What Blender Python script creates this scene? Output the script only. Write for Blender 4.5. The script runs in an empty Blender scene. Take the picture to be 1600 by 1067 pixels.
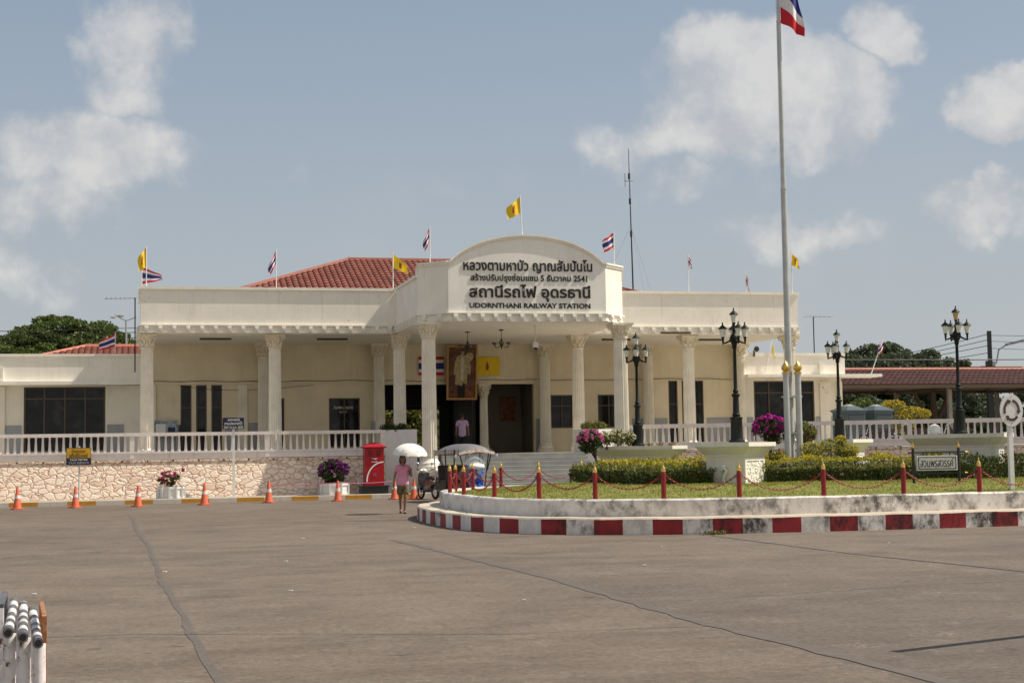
import bpy, bmesh, math, random
import numpy as np
from mathutils import Vector, Matrix
random.seed(7); RNG = np.random.default_rng(7)
sc = bpy.context.scene
col = sc.collection
R = math.radians

# ------------------------------------------------------------------ camera
cam = bpy.data.cameras.new("camera"); cam_o = bpy.data.objects.new("camera", cam); col.objects.link(cam_o)
cam.sensor_width = 36.0; cam.lens = 53.93; cam.clip_start = 0.1; cam.clip_end = 5000
cr, cu, cf = Vector((0.970815, -0.239288, -0.016106)), Vector((-0.001296, -0.072386, 0.997376)), Vector((0.239826, 0.968247, 0.070584))
cam_o.matrix_world = Matrix(((cr.x, cu.x, -cf.x, 0), (cr.y, cu.y, -cf.y, 0), (cr.z, cu.z, -cf.z, 1.7), (0, 0, 0, 1)))
sc.camera = cam_o
sc.view_settings.view_transform = 'Standard'; sc.view_settings.look = 'None'
sc.view_settings.exposure = 0.22; sc.view_settings.gamma = 1.0
sc.cycles.max_bounces = 6; sc.cycles.diffuse_bounces = 4; sc.cycles.transparent_max_bounces = 8

# ------------------------------------------------------------------ sun
SUN = Vector((1, -0.165, 1.28)).normalized()
sl = bpy.data.lights.new("sun", 'SUN'); sl.energy = 4.85; sl.angle = R(0.53); sl.color = (1.0, 0.91, 0.77)
so = bpy.data.objects.new("sun", sl); col.objects.link(so)
so.rotation_euler = SUN.to_track_quat('Z', 'Y').to_euler()
SUN_EL = math.asin(SUN.z); SUN_AZ = math.atan2(SUN.x, SUN.y)

# ------------------------------------------------------------------ sky
def N(nt, typ, **kw):
    n = nt.nodes.new(typ)
    for k, v in kw.items():
        if k == 'i':
            for a, b in v.items(): n.inputs[a].default_value = b
        else: setattr(n, k, v)
    return n
def math_n(nt, op, a, b=None, c=None, clamp=False):
    n = nt.nodes.new('ShaderNodeMath'); n.operation = op; n.use_clamp = clamp
    for i, v in enumerate((a, b, c)):
        if v is None: continue
        if isinstance(v, (int, float)): n.inputs[i].default_value = v
        else: nt.links.new(v, n.inputs[i])
    return n.outputs[0]
w = bpy.data.worlds.new("World"); sc.world = w; w.use_nodes = True
nt = w.node_tree; L = nt.links
bg = nt.nodes['Background']
sky = N(nt, 'ShaderNodeTexSky', sky_type='NISHITA', sun_disc=False, sun_elevation=SUN_EL, sun_rotation=SUN_AZ, altitude=100, air_density=1.0, dust_density=3.0, ozone_density=1.0)
tc = N(nt, 'ShaderNodeTexCoord')
DIR = tc.outputs['Generated']
sep = N(nt, 'ShaderNodeSeparateXYZ'); L.new(DIR, sep.inputs[0])
# sky haze: the blue is pale and turns grey towards the horizon
hs = N(nt, 'ShaderNodeHueSaturation', i={'Saturation': 0.62, 'Value': 1.0}); L.new(sky.outputs[0], hs.inputs['Color'])
elev = math_n(nt, 'MAXIMUM', sep.outputs[2], 0.0)
hz = N(nt, 'ShaderNodeMapRange', i={1: 0.0, 2: 0.42, 3: 0.85, 4: 0.55}); L.new(elev, hz.inputs[0])
hcol = N(nt, 'ShaderNodeMix', data_type='RGBA'); hcol.inputs[6].default_value = (5.35, 5.62, 5.66, 1); hcol.inputs[7].default_value = (3.05, 4.05, 5.30, 1)
hr = N(nt, 'ShaderNodeMapRange', i={1: 0.02, 2: 0.30}); L.new(elev, hr.inputs[0]); L.new(hr.outputs[0], hcol.inputs[0])
mx = N(nt, 'ShaderNodeMix', data_type='RGBA'); L.new(hz.outputs[0], mx.inputs[0]); L.new(hs.outputs[0], mx.inputs[6]); L.new(hcol.outputs[2], mx.inputs[7])
# clouds: soft cumulus banks, each at its own bearing and height
nz = N(nt, 'ShaderNodeTexNoise', i={'Scale': 17.0, 'Detail': 6.0, 'Roughness': 0.6}); L.new(DIR, nz.inputs['Vector'])
nz2 = N(nt, 'ShaderNodeTexNoise', i={'Scale': 5.5, 'Detail': 6.0, 'Roughness': 0.55}); L.new(DIR, nz2.inputs['Vector'])
CLOUDS = [  # bearing deg, elevation deg, half width deg, half height deg, density
    (-0.08, 14.56, 3.14, 2.84, 0.75),
    (-1.10, 11.01, 5.38, 2.54, 0.95),
    (-2.65, 9.02, 4.78, 1.64, 0.55),
    (1.41, 10.28, 2.39, 1.49, 0.60),
    (23.18, 12.60, 5.08, 2.84, 0.95),
    (19.11, 11.96, 3.29, 1.79, 0.70),
    (20.97, 9.90, 3.88, 1.34, 0.40),
    (32.07, 11.89, 2.69, 1.79, 0.85),
    (28.03, 15.02, 1.94, 1.79, 0.70),
    (31.27, 8.12, 3.29, 1.34, 0.60),
    (24.56, 7.65, 3.29, 1.20, 0.40),
    (5.86, 10.58, 2.39, 1.20, 0.25),
    (-3.52, 6.73, 3.59, 1.49, 0.40),
    (11.60, 10.11, 3.59, 1.79, 0.25),
]
wn = N(nt, 'ShaderNodeTexNoise', i={'Scale': 9.0, 'Detail': 5.0, 'Roughness': 0.6}); L.new(DIR, wn.inputs['Vector'])
ws_ = N(nt, 'ShaderNodeVectorMath', operation='MULTIPLY_ADD'); L.new(wn.outputs['Color'], ws_.inputs[0]); ws_.inputs[1].default_value = (0.11,) * 3
wo_ = N(nt, 'ShaderNodeVectorMath', operation='ADD'); L.new(DIR, wo_.inputs[0]); wo_.inputs[1].default_value = (-0.055,) * 3; L.new(wo_.outputs[0], ws_.inputs[2])
WDIR = ws_.outputs[0]
total = None
for az, el, wx, wy, dens in CLOUDS:
    a, e = R(az), R(el)
    c0 = Vector((math.sin(a) * math.cos(e), math.cos(a) * math.cos(e), math.sin(e)))
    rr = Vector((math.cos(a), -math.sin(a), 0)); uu = rr.cross(c0)
    def dot(v, s):
        d = N(nt, 'ShaderNodeVectorMath', operation='DOT_PRODUCT'); L.new(WDIR, d.inputs[0]); d.inputs[1].default_value = v * s
        return d.outputs['Value']
    u = dot(rr, 1 / R(wx)); v0 = N(nt, 'ShaderNodeVectorMath', operation='DOT_PRODUCT'); L.new(WDIR, v0.inputs[0]); v0.inputs[1].default_value = uu
    v = math_n(nt, 'MULTIPLY', v0.outputs['Value'], 1 / R(wy))
    front = math_n(nt, 'GREATER_THAN', dot(c0, 1), 0.5)
    r2 = math_n(nt, 'ADD', math_n(nt, 'MULTIPLY', u, u), math_n(nt, 'MULTIPLY', v, v))
    m = math_n(nt, 'MULTIPLY', math_n(nt, 'SUBTRACT', 1.0, r2, clamp=True), front)
    m = math_n(nt, 'MULTIPLY', m, dens)
    total = m if total is None else math_n(nt, 'MAXIMUM', total, m)
lump = math_n(nt, 'MULTIPLY_ADD', nz.outputs[0], 1.5, -0.75)
lump2 = math_n(nt, 'MULTIPLY_ADD', nz2.outputs[0], 1.2, -0.6)
edge = math_n(nt, 'ADD', math_n(nt, 'ADD', total, lump), lump2)
inside = math_n(nt, 'MULTIPLY', total, 3.0, clamp=True)
al = N(nt, 'ShaderNodeMapRange', interpolation_type='SMOOTHSTEP', i={1: 0.08, 2: 0.66, 3: 0.0, 4: 0.66}); L.new(edge, al.inputs[0])
alpha = math_n(nt, 'MULTIPLY', al.outputs[0], inside)
gen = N(nt, 'ShaderNodeMapRange', interpolation_type='SMOOTHSTEP', i={1: 0.5, 2: 0.85, 3: 0.0, 4: 0.13}); L.new(nz2.outputs[0], gen.inputs[0])
alpha = math_n(nt, 'MAXIMUM', alpha, gen.outputs[0])
ccol = N(nt, 'ShaderNodeMix', data_type='RGBA'); ccol.inputs[6].default_value = (5.6, 5.6, 5.75, 1); ccol.inputs[7].default_value = (8.3, 7.95, 7.45, 1)
off_ = N(nt, 'ShaderNodeVectorMath', operation='ADD'); L.new(DIR, off_.inputs[0]); off_.inputs[1].default_value = (0.016, -0.004, 0.018)
nz3 = N(nt, 'ShaderNodeTexNoise', i={'Scale': 17.0, 'Detail': 6.0, 'Roughness': 0.6}); L.new(off_.outputs[0], nz3.inputs['Vector'])
relief = math_n(nt, 'MULTIPLY', math_n(nt, 'SUBTRACT', nz.outputs[0], nz3.outputs[0]), 3.0)
L.new(math_n(nt, 'ADD', math_n(nt, 'MULTIPLY_ADD', edge, 0.55, 0.12), relief, clamp=True), ccol.inputs[0])
mc = N(nt, 'ShaderNodeMix', data_type='RGBA'); L.new(alpha, mc.inputs[0]); L.new(mx.outputs[2], mc.inputs[6]); L.new(ccol.outputs[2], mc.inputs[7])
rear_fill = N(nt, 'ShaderNodeMapRange', interpolation_type='SMOOTHSTEP', i={1: 0.1, 2: 0.75, 3: 0.0, 4: 1.0}); L.new(math_n(nt, 'MULTIPLY', sep.outputs[1], -1.0), rear_fill.inputs[0])  # added brightening of the unseen sky behind the camera, to fill the facade
bk = math_n(nt, 'MULTIPLY', rear_fill.outputs[0], math_n(nt, 'MULTIPLY_ADD', nz2.outputs[0], 0.9, 0.4, clamp=True))
mb_ = N(nt, 'ShaderNodeMix', data_type='RGBA'); L.new(bk, mb_.inputs[0]); L.new(mc.outputs[2], mb_.inputs[6]); mb_.inputs[7].default_value = (5.6, 5.4, 5.1, 1)
L.new(mb_.outputs[2], bg.inputs['Color']); bg.inputs['Strength'].default_value = 0.085

# ------------------------------------------------------------------ materials
MATS = {}
def ramp(nt, fac, stops):
    r = nt.nodes.new('ShaderNodeValToRGB'); e = r.color_ramp.elements
    while len(e) < len(stops): e.new(0.5)
    for el, (p, c) in zip(e, stops): el.position = p; el.color = (*c, 1)
    nt.links.new(fac, r.inputs[0]); return r.outputs[0]
def mixc(nt, f, a, b):
    m = nt.nodes.new('ShaderNodeMix'); m.data_type = 'RGBA'
    for i, v in ((0, f), (6, a), (7, b)):
        if isinstance(v, (int, float)): m.inputs[i].default_value = v
        elif isinstance(v, tuple): m.inputs[i].default_value = (*v, 1)
        else: nt.links.new(v, m.inputs[i])
    return m.outputs[2]
def base_mat(name, rough=0.6, metallic=0.0, spec=0.4):
    m = bpy.data.materials.new(name); m.use_nodes = True; nt = m.node_tree; b = nt.nodes['Principled BSDF']
    b.inputs['Roughness'].default_value = rough; b.inputs['Metallic'].default_value = metallic; b.inputs['Specular IOR Level'].default_value = spec
    t = nt.nodes.new('ShaderNodeTexCoord'); g = nt.nodes.new('ShaderNodeNewGeometry')
    MATS[name] = m
    return m, nt, b, t, g
def noise(nt, vec, scale, detail=4, rough=0.55, stretch=None):
    if stretch:
        mp = nt.nodes.new('ShaderNodeMapping'); mp.inputs['Scale'].default_value = stretch; nt.links.new(vec, mp.inputs[0]); vec = mp.outputs[0]
    n = nt.nodes.new('ShaderNodeTexNoise'); n.inputs['Scale'].default_value = scale; n.inputs['Detail'].default_value = detail; n.inputs['Roughness'].default_value = rough
    nt.links.new(vec, n.inputs['Vector']); return n.outputs[0]
def bump(nt, b, h, strength=0.3, dist=0.02):
    n = nt.nodes.new('ShaderNodeBump'); n.inputs['Strength'].default_value = strength; n.inputs['Distance'].default_value = dist
    nt.links.new(h, n.inputs['Height']); nt.links.new(n.outputs[0], b.inputs['Normal'])
def paint(name, c, rough=0.6, var=0.08, scale=3.0, dirt=0.0, dirt_col=(0.12, 0.10, 0.08), metallic=0.0, bmp=0.0, streak=(1, 1, 0.25), spec=0.4, dthr=0.62, runs=0.0, chips=0.0, cluster=0.0):
    m, nt, b, t, g = base_mat(name, rough, metallic, spec)
    P = g.outputs['Position']
    n1 = noise(nt, P, scale, 5)
    lo = tuple(x * (1 - var * 1.6) for x in c); hi = tuple(min(1, x * (1 + var)) for x in c)
    cc = ramp(nt, n1, [(0.25, lo), (0.75, hi)])
    if dirt > 0:
        n2 = noise(nt, P, scale * 1.7, 8, 0.72, streak)
        f = nt.nodes.new('ShaderNodeMapRange'); f.inputs[1].default_value = dthr - 0.06; f.inputs[2].default_value = dthr + 0.1; f.inputs[4].default_value = dirt
        nt.links.new(n2, f.inputs[0]); ff = f.outputs[0]
        if cluster:
            cl = nt.nodes.new('ShaderNodeMapRange'); cl.inputs[1].default_value = 0.42; cl.inputs[2].default_value = 0.58; cl.inputs[3].default_value = 1 - cluster
            nt.links.new(noise(nt, P, 0.45, 3, 0.6), cl.inputs[0]); ff = math_n(nt, 'MULTIPLY', ff, cl.outputs[0])
        cc = mixc(nt, ff, cc, dirt_col)
    if runs > 0:
        f = nt.nodes.new('ShaderNodeMapRange'); f.inputs[1].default_value = 0.55; f.inputs[2].default_value = 0.75; f.inputs[4].default_value = runs
        nt.links.new(noise(nt, P, 3.2, 6, 0.7, (2.2, 2.2, 0.10)), f.inputs[0])
        cc = mixc(nt, f.outputs[0], cc, tuple(x * .55 for x in c))
    if chips > 0:
        f = nt.nodes.new('ShaderNodeMapRange'); f.inputs[1].default_value = 0.66; f.inputs[2].default_value = 0.69; f.inputs[4].default_value = chips
        nt.links.new(noise(nt, P, 6.5, 5, 0.62), f.inputs[0])
        cl = nt.nodes.new('ShaderNodeMapRange'); cl.inputs[1].default_value = 0.48; cl.inputs[2].default_value = 0.6
        nt.links.new(noise(nt, P, 0.55, 2), cl.inputs[0])
        cc = mixc(nt, math_n(nt, 'MULTIPLY', f.outputs[0], cl.outputs[0]), cc, (0.30, 0.27, 0.23))
    nt.links.new(cc, b.inputs['Base Color'])
    if bmp: bump(nt, b, noise(nt, P, scale * 14, 4), bmp, 0.01)
    return m
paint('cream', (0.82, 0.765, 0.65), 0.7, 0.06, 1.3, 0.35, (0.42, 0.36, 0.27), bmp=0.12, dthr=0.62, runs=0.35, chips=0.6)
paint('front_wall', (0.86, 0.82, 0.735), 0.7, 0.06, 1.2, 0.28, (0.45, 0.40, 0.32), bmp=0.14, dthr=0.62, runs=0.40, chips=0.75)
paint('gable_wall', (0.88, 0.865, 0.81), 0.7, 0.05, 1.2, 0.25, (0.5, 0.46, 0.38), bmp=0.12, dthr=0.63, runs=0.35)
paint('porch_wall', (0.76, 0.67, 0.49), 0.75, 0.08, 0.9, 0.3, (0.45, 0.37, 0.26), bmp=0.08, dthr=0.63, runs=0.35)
paint('soffit', (0.80, 0.76, 0.68), 0.75, 0.03, 0.7)
paint('column_paint', (0.81, 0.765, 0.665), 0.6, 0.07, 2.5, 0.4, (0.45, 0.37, 0.26), dthr=0.63, runs=0.4)
paint('capital_paint', (0.76, 0.69, 0.55), 0.65, 0.08, 9, 0.35, (0.48, 0.36, 0.22), dthr=0.60)
paint('trim_white', (0.85, 0.815, 0.73), 0.6, 0.07, 2, 0.4, (0.40, 0.34, 0.26), dthr=0.62, runs=0.4)
paint('rail_white', (0.80, 0.74, 0.71), 0.55, 0.06, 3, 0.5, (0.30, 0.25, 0.21), dthr=0.62, runs=0.35, chips=0.4)
paint('island_white', (0.77, 0.73, 0.685), 0.75, 0.12, 1.9, 0.9, (0.055, 0.045, 0.04), bmp=0.25, streak=(1, 1, 0.8), dthr=0.50, cluster=0.9, runs=0.6)
paint('kerb_white', (0.75, 0.72, 0.68), 0.7, 0.10, 2.2, 0.95, (0.035, 0.03, 0.028), bmp=0.2, streak=(1, 1, 0.6), dthr=0.50, cluster=0.85, runs=0.5)
paint('kerb_red', (0.31, 0.020, 0.026), 0.6, 0.15, 2.2, 0.95, (0.02, 0.012, 0.012), bmp=0.2, streak=(1, 1, 0.6), dthr=0.49, cluster=0.8, runs=0.6)
paint('kerb_yellow', (0.55, 0.27, 0.03), 0.7, 0.12, 3, 0.5, (0.15, 0.11, 0.07), dthr=0.62)
paint('kerb_pale', (0.60, 0.56, 0.49), 0.7, 0.10, 3, 0.5, (0.2, 0.17, 0.13), dthr=0.62)
paint('kerb_top', (0.52, 0.45, 0.36), 0.8, 0.12, 2, 0.5, (0.12, 0.10, 0.08), dthr=0.6)
paint('paving', (0.36, 0.32, 0.27), 0.85, 0.15, 2.0, 0.4, (0.15, 0.13, 0.1))
paint('terrace_floor', (0.46, 0.42, 0.35), 0.5, 0.08, 1.0)
paint('step_stone', (0.40, 0.40, 0.38), 0.45, 0.12, 2.0, 0.2, (0.2, 0.2, 0.19))
paint('grey_tile', (0.33, 0.34, 0.35), 0.35, 0.06, 4)
paint('planter_paint', (0.75, 0.715, 0.645), 0.6, 0.06, 2, 0.45, (0.33, 0.30, 0.24), dthr=0.62, runs=0.4)
paint('relief_white', (0.82, 0.80, 0.73), 0.6, 0.05, 6)
paint('low_wall_grey', (0.42, 0.43, 0.42), 0.8, 0.1, 2, 0.3, (0.2, 0.2, 0.18))
paint('letter_black', (0.018, 0.017, 0.017), 0.35, 0.1, 4)
paint('bronze', (0.085, 0.062, 0.036), 0.4, 0.1, 5)
paint('lamp_black', (0.010, 0.012, 0.011), 0.45, 0.2, 8, spec=0.25)
paint('iron_dark', (0.03, 0.03, 0.028), 0.5, 0.2, 8)
paint('gold', (0.78, 0.52, 0.14), 0.28, 0.12, 9, metallic=0.85)
paint('post_red', (0.25, 0.014, 0.013), 0.4, 0.10, 5, 0.25, (0.15, 0.02, 0.02), dthr=0.66)
paint('chain_red', (0.30, 0.03, 0.03), 0.5, 0.2, 30)
paint('cone_orange', (0.62, 0.12, 0.05), 0.6, 0.14, 8, 0.6, (0.28, 0.10, 0.07), dthr=0.56)
paint('cone_band', (0.72, 0.70, 0.68), 0.4, 0.1, 10, 0.4, (0.2, 0.2, 0.22), dthr=0.58)
paint('postbox_red', (0.36, 0.008, 0.015), 0.35, 0.08, 4)
paint('plinth_black', (0.022, 0.025, 0.026), 0.3, 0.2, 6)
paint('pot_white', (0.72, 0.71, 0.69), 0.5, 0.05, 4, 0.25, (0.3, 0.27, 0.22))
paint('sign_navy', (0.012, 0.014, 0.055), 0.4, 0.1, 4)
paint('sign_yellow', (0.56, 0.34, 0.02), 0.45, 0.15, 6)
paint('sign_white', (0.76, 0.76, 0.74), 0.45, 0.04, 5)
paint('post_grey', (0.55, 0.54, 0.52), 0.5, 0.08, 5, 0.3, (0.3, 0.25, 0.2))
paint('steel_pole', (0.52, 0.53, 0.53), 0.4, 0.10, 4, 0.3, (0.28, 0.24, 0.2), metallic=0.3)
paint('arrow_brown', (0.10, 0.06, 0.055), 0.5, 0.3, 20)
paint('flag_red', (0.60, 0.02, 0.035), 0.8, 0.08, 6)
paint('flag_white', (0.80, 0.78, 0.80), 0.8, 0.05, 6)
paint('flag_blue', (0.03, 0.035, 0.22), 0.8, 0.10, 6)
paint('flag_yellow', (0.80, 0.55, 0.02), 0.8, 0.08, 6)
paint('emblem_red', (0.35, 0.06, 0.03), 0.7, 0.3, 30)
paint('wood_gold', (0.42, 0.24, 0.07), 0.4, 0.25, 14, metallic=0.2)
paint('canvas_brown', (0.14, 0.06, 0.035), 0.7, 0.5, 3.5)
paint('canvas_carpet', (0.20, 0.07, 0.03), 0.7, 0.5, 6)
paint('robe_cream', (0.42, 0.35, 0.20), 0.7, 0.25, 7)
paint('robe_light', (0.58, 0.52, 0.38), 0.7, 0.2, 9)
paint('skin', (0.34, 0.19, 0.12), 0.55, 0.08, 9)
paint('skin_dark', (0.27, 0.145, 0.088), 0.55, 0.08, 9)
paint('hair_black', (0.012, 0.010, 0.010), 0.4, 0.3, 40)
paint('shirt_pink', (0.72, 0.29, 0.43), 0.85, 0.10, 9)
paint('shirt_lilac', (0.52, 0.36, 0.58), 0.85, 0.10, 9)
paint('cloth_dark', (0.02, 0.02, 0.024), 0.85, 0.2, 9)
paint('shorts_olive', (0.16, 0.125, 0.075), 0.9, 0.15, 9)
paint('umbrella_white', (0.80, 0.79, 0.72), 0.7, 0.04, 6)
paint('print_pink', (0.60, 0.26, 0.24), 0.8, 0.2, 20)
paint('rubber', (0.015, 0.015, 0.016), 0.7, 0.2, 12)
paint('chrome', (0.65, 0.66, 0.68), 0.18, 0.05, 8, metallic=0.95)
paint('scooter_black', (0.02, 0.018, 0.018), 0.25, 0.2, 6, spec=0.6)
paint('scooter_cream', (0.62, 0.58, 0.52), 0.3, 0.1, 6, spec=0.6)
paint('tail_red', (0.45, 0.02, 0.02), 0.2, 0.1, 8, spec=0.7)
paint('tuk_blue', (0.02, 0.10, 0.45), 0.25, 0.1, 6, spec=0.6)
paint('tuk_roof', (0.17, 0.165, 0.18), 0.6, 0.1, 4)
paint('tuk_trim', (0.50, 0.42, 0.36), 0.6, 0.4, 12)
paint('seat_dark', (0.05, 0.03, 0.03), 0.5, 0.2, 8)
paint('pvc_grey', (0.28, 0.31, 0.33), 0.4, 0.1, 5)
paint('booth_blue', (0.055, 0.085, 0.10), 0.5, 0.08, 4)
paint('booth_dark', (0.035, 0.05, 0.06), 0.5, 0.1, 4)
paint('bark', (0.09, 0.065, 0.045), 0.9, 0.3, 9, bmp=0.5)
paint('soil', (0.10, 0.065, 0.04), 0.95, 0.3, 6)
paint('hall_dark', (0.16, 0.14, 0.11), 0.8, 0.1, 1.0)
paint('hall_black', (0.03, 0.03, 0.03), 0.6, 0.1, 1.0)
paint('concrete_old', (0.30, 0.28, 0.25), 0.85, 0.15, 2, 0.4, (0.12, 0.11, 0.1))
paint('poster', (0.30, 0.36, 0.42), 0.4, 0.7, 9)
paint('lantern_white', (0.78, 0.78, 0.74), 0.3, 0.03, 9)
paint('lantern_amber', (0.55, 0.42, 0.20), 0.3, 0.03, 9)
def pipe_mat():
    m, nt, b, t, g = base_mat('pipe_white', 0.45)
    n1 = noise(nt, g.outputs['Position'], 22, 6, 0.7); n2 = noise(nt, g.outputs['Position'], 5, 3)
    c = ramp(nt, n1, [(0.0, (0.10, 0.035, 0.02)), (0.36, (0.15, 0.06, 0.03)), (0.39, (0.50, 0.46, 0.44)), (0.47, (0.68, 0.65, 0.64)), (0.62, (0.76, 0.73, 0.73)), (0.72, (0.55, 0.52, 0.52))])
    nt.links.new(c, b.inputs['Base Color'])
    m, nt, b, t, g = base_mat('pipe_rust', 0.7)
    n1 = noise(nt, g.outputs['Position'], 24, 7, 0.7)
    c = ramp(nt, n1, [(0.25, (0.11, 0.035, 0.012)), (0.5, (0.32, 0.13, 0.05)), (0.62, (0.42, 0.24, 0.14)), (0.75, (0.62, 0.54, 0.48))])
    nt.links.new(c, b.inputs['Base Color'])
    m, nt, b, t, g = base_mat('pipe_band', 0.45)
    n1 = noise(nt, g.outputs['Position'], 26, 6, 0.7)
    c = ramp(nt, n1, [(0.3, (0.05, 0.05, 0.05)), (0.55, (0.10, 0.10, 0.11)), (0.7, (0.34, 0.33, 0.33))])
    nt.links.new(c, b.inputs['Base Color'])
pipe_mat()
def glass_mat():
    m, nt, b, t, g = base_mat('dark_glass', 0.05, 0, 0.28)
    n1 = noise(nt, g.outputs['Position'], 0.5, 2)
    nt.links.new(ramp(nt, noise(nt, g.outputs['Position'], 1.4, 4, 0.6), [(0.35, (0.004, 0.005, 0.005)), (0.55, (0.012, 0.014, 0.015)), (0.68, (0.034, 0.036, 0.036))]), b.inputs['Base Color'])  # uneven tones painted into the panes to suggest faint reflections
    m, nt, b, t, g = base_mat('clear_screen', 0.08, 0, 0.6)
    b.inputs['Base Color'].default_value = (0.5, 0.55, 0.6, 1); b.inputs['Alpha'].default_value = 0.45
glass_mat()
def ground_mat():
    m, nt, b, t, g = base_mat('forecourt', 0.85, 0, 0.25)
    P = g.outputs['Position']
    big = noise(nt, P, 0.16, 6, 0.6); mid = noise(nt, P, 0.9, 8, 0.76, (0.9, 1.0, 1)); fine = noise(nt, P, 13, 6, 0.85); stain = noise(nt, P, 0.42, 7, 0.7)
    c1 = ramp(nt, big, [(0.3, (0.100, 0.077, 0.060)), (0.5, (0.146, 0.117, 0.094)), (0.7, (0.190, 0.156, 0.128))])
    c2 = mixc(nt, math_n(nt, 'MULTIPLY_ADD', mid, 3.2, -1.15, clamp=True), (0.098, 0.074, 0.057), (0.190, 0.156, 0.128))
    c = mixc(nt, 0.62, c1, c2)
    sx = nt.nodes.new('ShaderNodeSeparateXYZ'); nt.links.new(P, sx.inputs[0])
    ix = math_n(nt, 'FLOOR', math_n(nt, 'DIVIDE', math_n(nt, 'SUBTRACT', sx.outputs[0], 0.25), 5.25)); iy = math_n(nt, 'FLOOR', math_n(nt, 'DIVIDE', sx.outputs[1], 6.9))
    cmb = nt.nodes.new('ShaderNodeCombineXYZ'); nt.links.new(ix, cmb.inputs[0]); nt.links.new(iy, cmb.inputs[1])
    wnz = nt.nodes.new('ShaderNodeTexWhiteNoise'); wnz.noise_dimensions = '2D'; nt.links.new(cmb.outputs[0], wnz.inputs['Vector'])
    c = mixc(nt, math_n(nt, 'MULTIPLY', wnz.outputs[0], 0.30), c, (0.195, 0.162, 0.134))
    yw = math_n(nt, 'ADD', sx.outputs[1], math_n(nt, 'MULTIPLY_ADD', big, 16.0, -8.0))
    yr = N(nt, 'ShaderNodeMapRange', interpolation_type='SMOOTHSTEP', i={1: 25.0, 2: 15.0}); nt.links.new(yw, yr.inputs[0])
    newer = math_n(nt, 'MULTIPLY', math_n(nt, 'GREATER_THAN', sx.outputs[0], 5.42), yr.outputs[0])      # the later, coarser pour
    c = mixc(nt, math_n(nt, 'MULTIPLY', newer, 0.40), c, (0.080, 0.066, 0.057))
    spl = N(nt, 'ShaderNodeMapRange', i={1: 0.53, 2: 0.62}); nt.links.new(noise(nt, P, 1.3, 11, 0.82, (0.8, 1.0, 1)), spl.inputs[0])
    spf = N(nt, 'ShaderNodeMapRange', i={1: 0.50, 2: 0.60}); nt.links.new(noise(nt, P, 24, 4, 0.8), spf.inputs[0])
    c = mixc(nt, math_n(nt, 'MULTIPLY', math_n(nt, 'MULTIPLY', spl.outputs[0], spf.outputs[0]), math_n(nt, 'MULTIPLY_ADD', newer, 0.35, 0.58)), c, (0.31, 0.268, 0.226))
    rub = N(nt, 'ShaderNodeMapRange', i={1: 0.50, 2: 0.63, 3: 0, 4: 0.62}); nt.links.new(noise(nt, P, 0.75, 9, 0.80, (0.6, 1.1, 1)), rub.inputs[0])
    c = mixc(nt, rub.outputs[0], c, (0.090, 0.072, 0.060))
    oil = N(nt, 'ShaderNodeMapRange', i={1: 0.665, 2: 0.70, 3: 0, 4: 0.6}); nt.links.new(noise(nt, P, 1.1, 5, 0.6), oil.inputs[0])
    c = mixc(nt, oil.outputs[0], c, (0.055, 0.048, 0.042))
    sp = N(nt, 'ShaderNodeMapRange', i={1: 0.60, 2: 0.74, 3: 0, 4: 0.55}); nt.links.new(stain, sp.inputs[0])
    c = mixc(nt, sp.outputs[0], c, (0.070, 0.058, 0.048))
    wl = N(nt, 'ShaderNodeMapRange', i={1: 0.60, 2: 0.72, 3: 0, 4: 0.5}); nt.links.new(noise(nt, P, 1.7, 8, 0.75, (1, 0.5, 1)), wl.inputs[0])
    c = mixc(nt, wl.outputs[0], c, (0.225, 0.192, 0.163))
    f = ramp(nt, fine, [(0.28, (0.40, 0.40, 0.40)), (0.5, (1, 1, 1)), (0.72, (1.6, 1.55, 1.5))])
    mm = nt.nodes.new('ShaderNodeMix'); mm.data_type = 'RGBA'; mm.blend_type = 'MULTIPLY'; mm.inputs[0].default_value = 0.85
    nt.links.new(c, mm.inputs[6]); nt.links.new(f, mm.inputs[7]); nt.links.new(mm.outputs[2], b.inputs['Base Color'])
    bump(nt, b, fine, 0.5, 0.012)
    m, nt, b, t, g = base_mat('joint_tar', 0.8)
    n1 = noise(nt, g.outputs['Position'], 7, 6, 0.75)
    nt.links.new(ramp(nt, n1, [(0.3, (0.082, 0.071, 0.063)), (0.7, (0.138, 0.114, 0.097))]), b.inputs['Base Color'])
    m, nt, b, t, g = base_mat('plain_earth', 0.95)
    nt.links.new(ramp(nt, noise(nt, g.outputs['Position'], 0.2, 5), [(0.3, (0.10, 0.10, 0.05)), (0.7, (0.20, 0.16, 0.11))]), b.inputs['Base Color'])
ground_mat()
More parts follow.
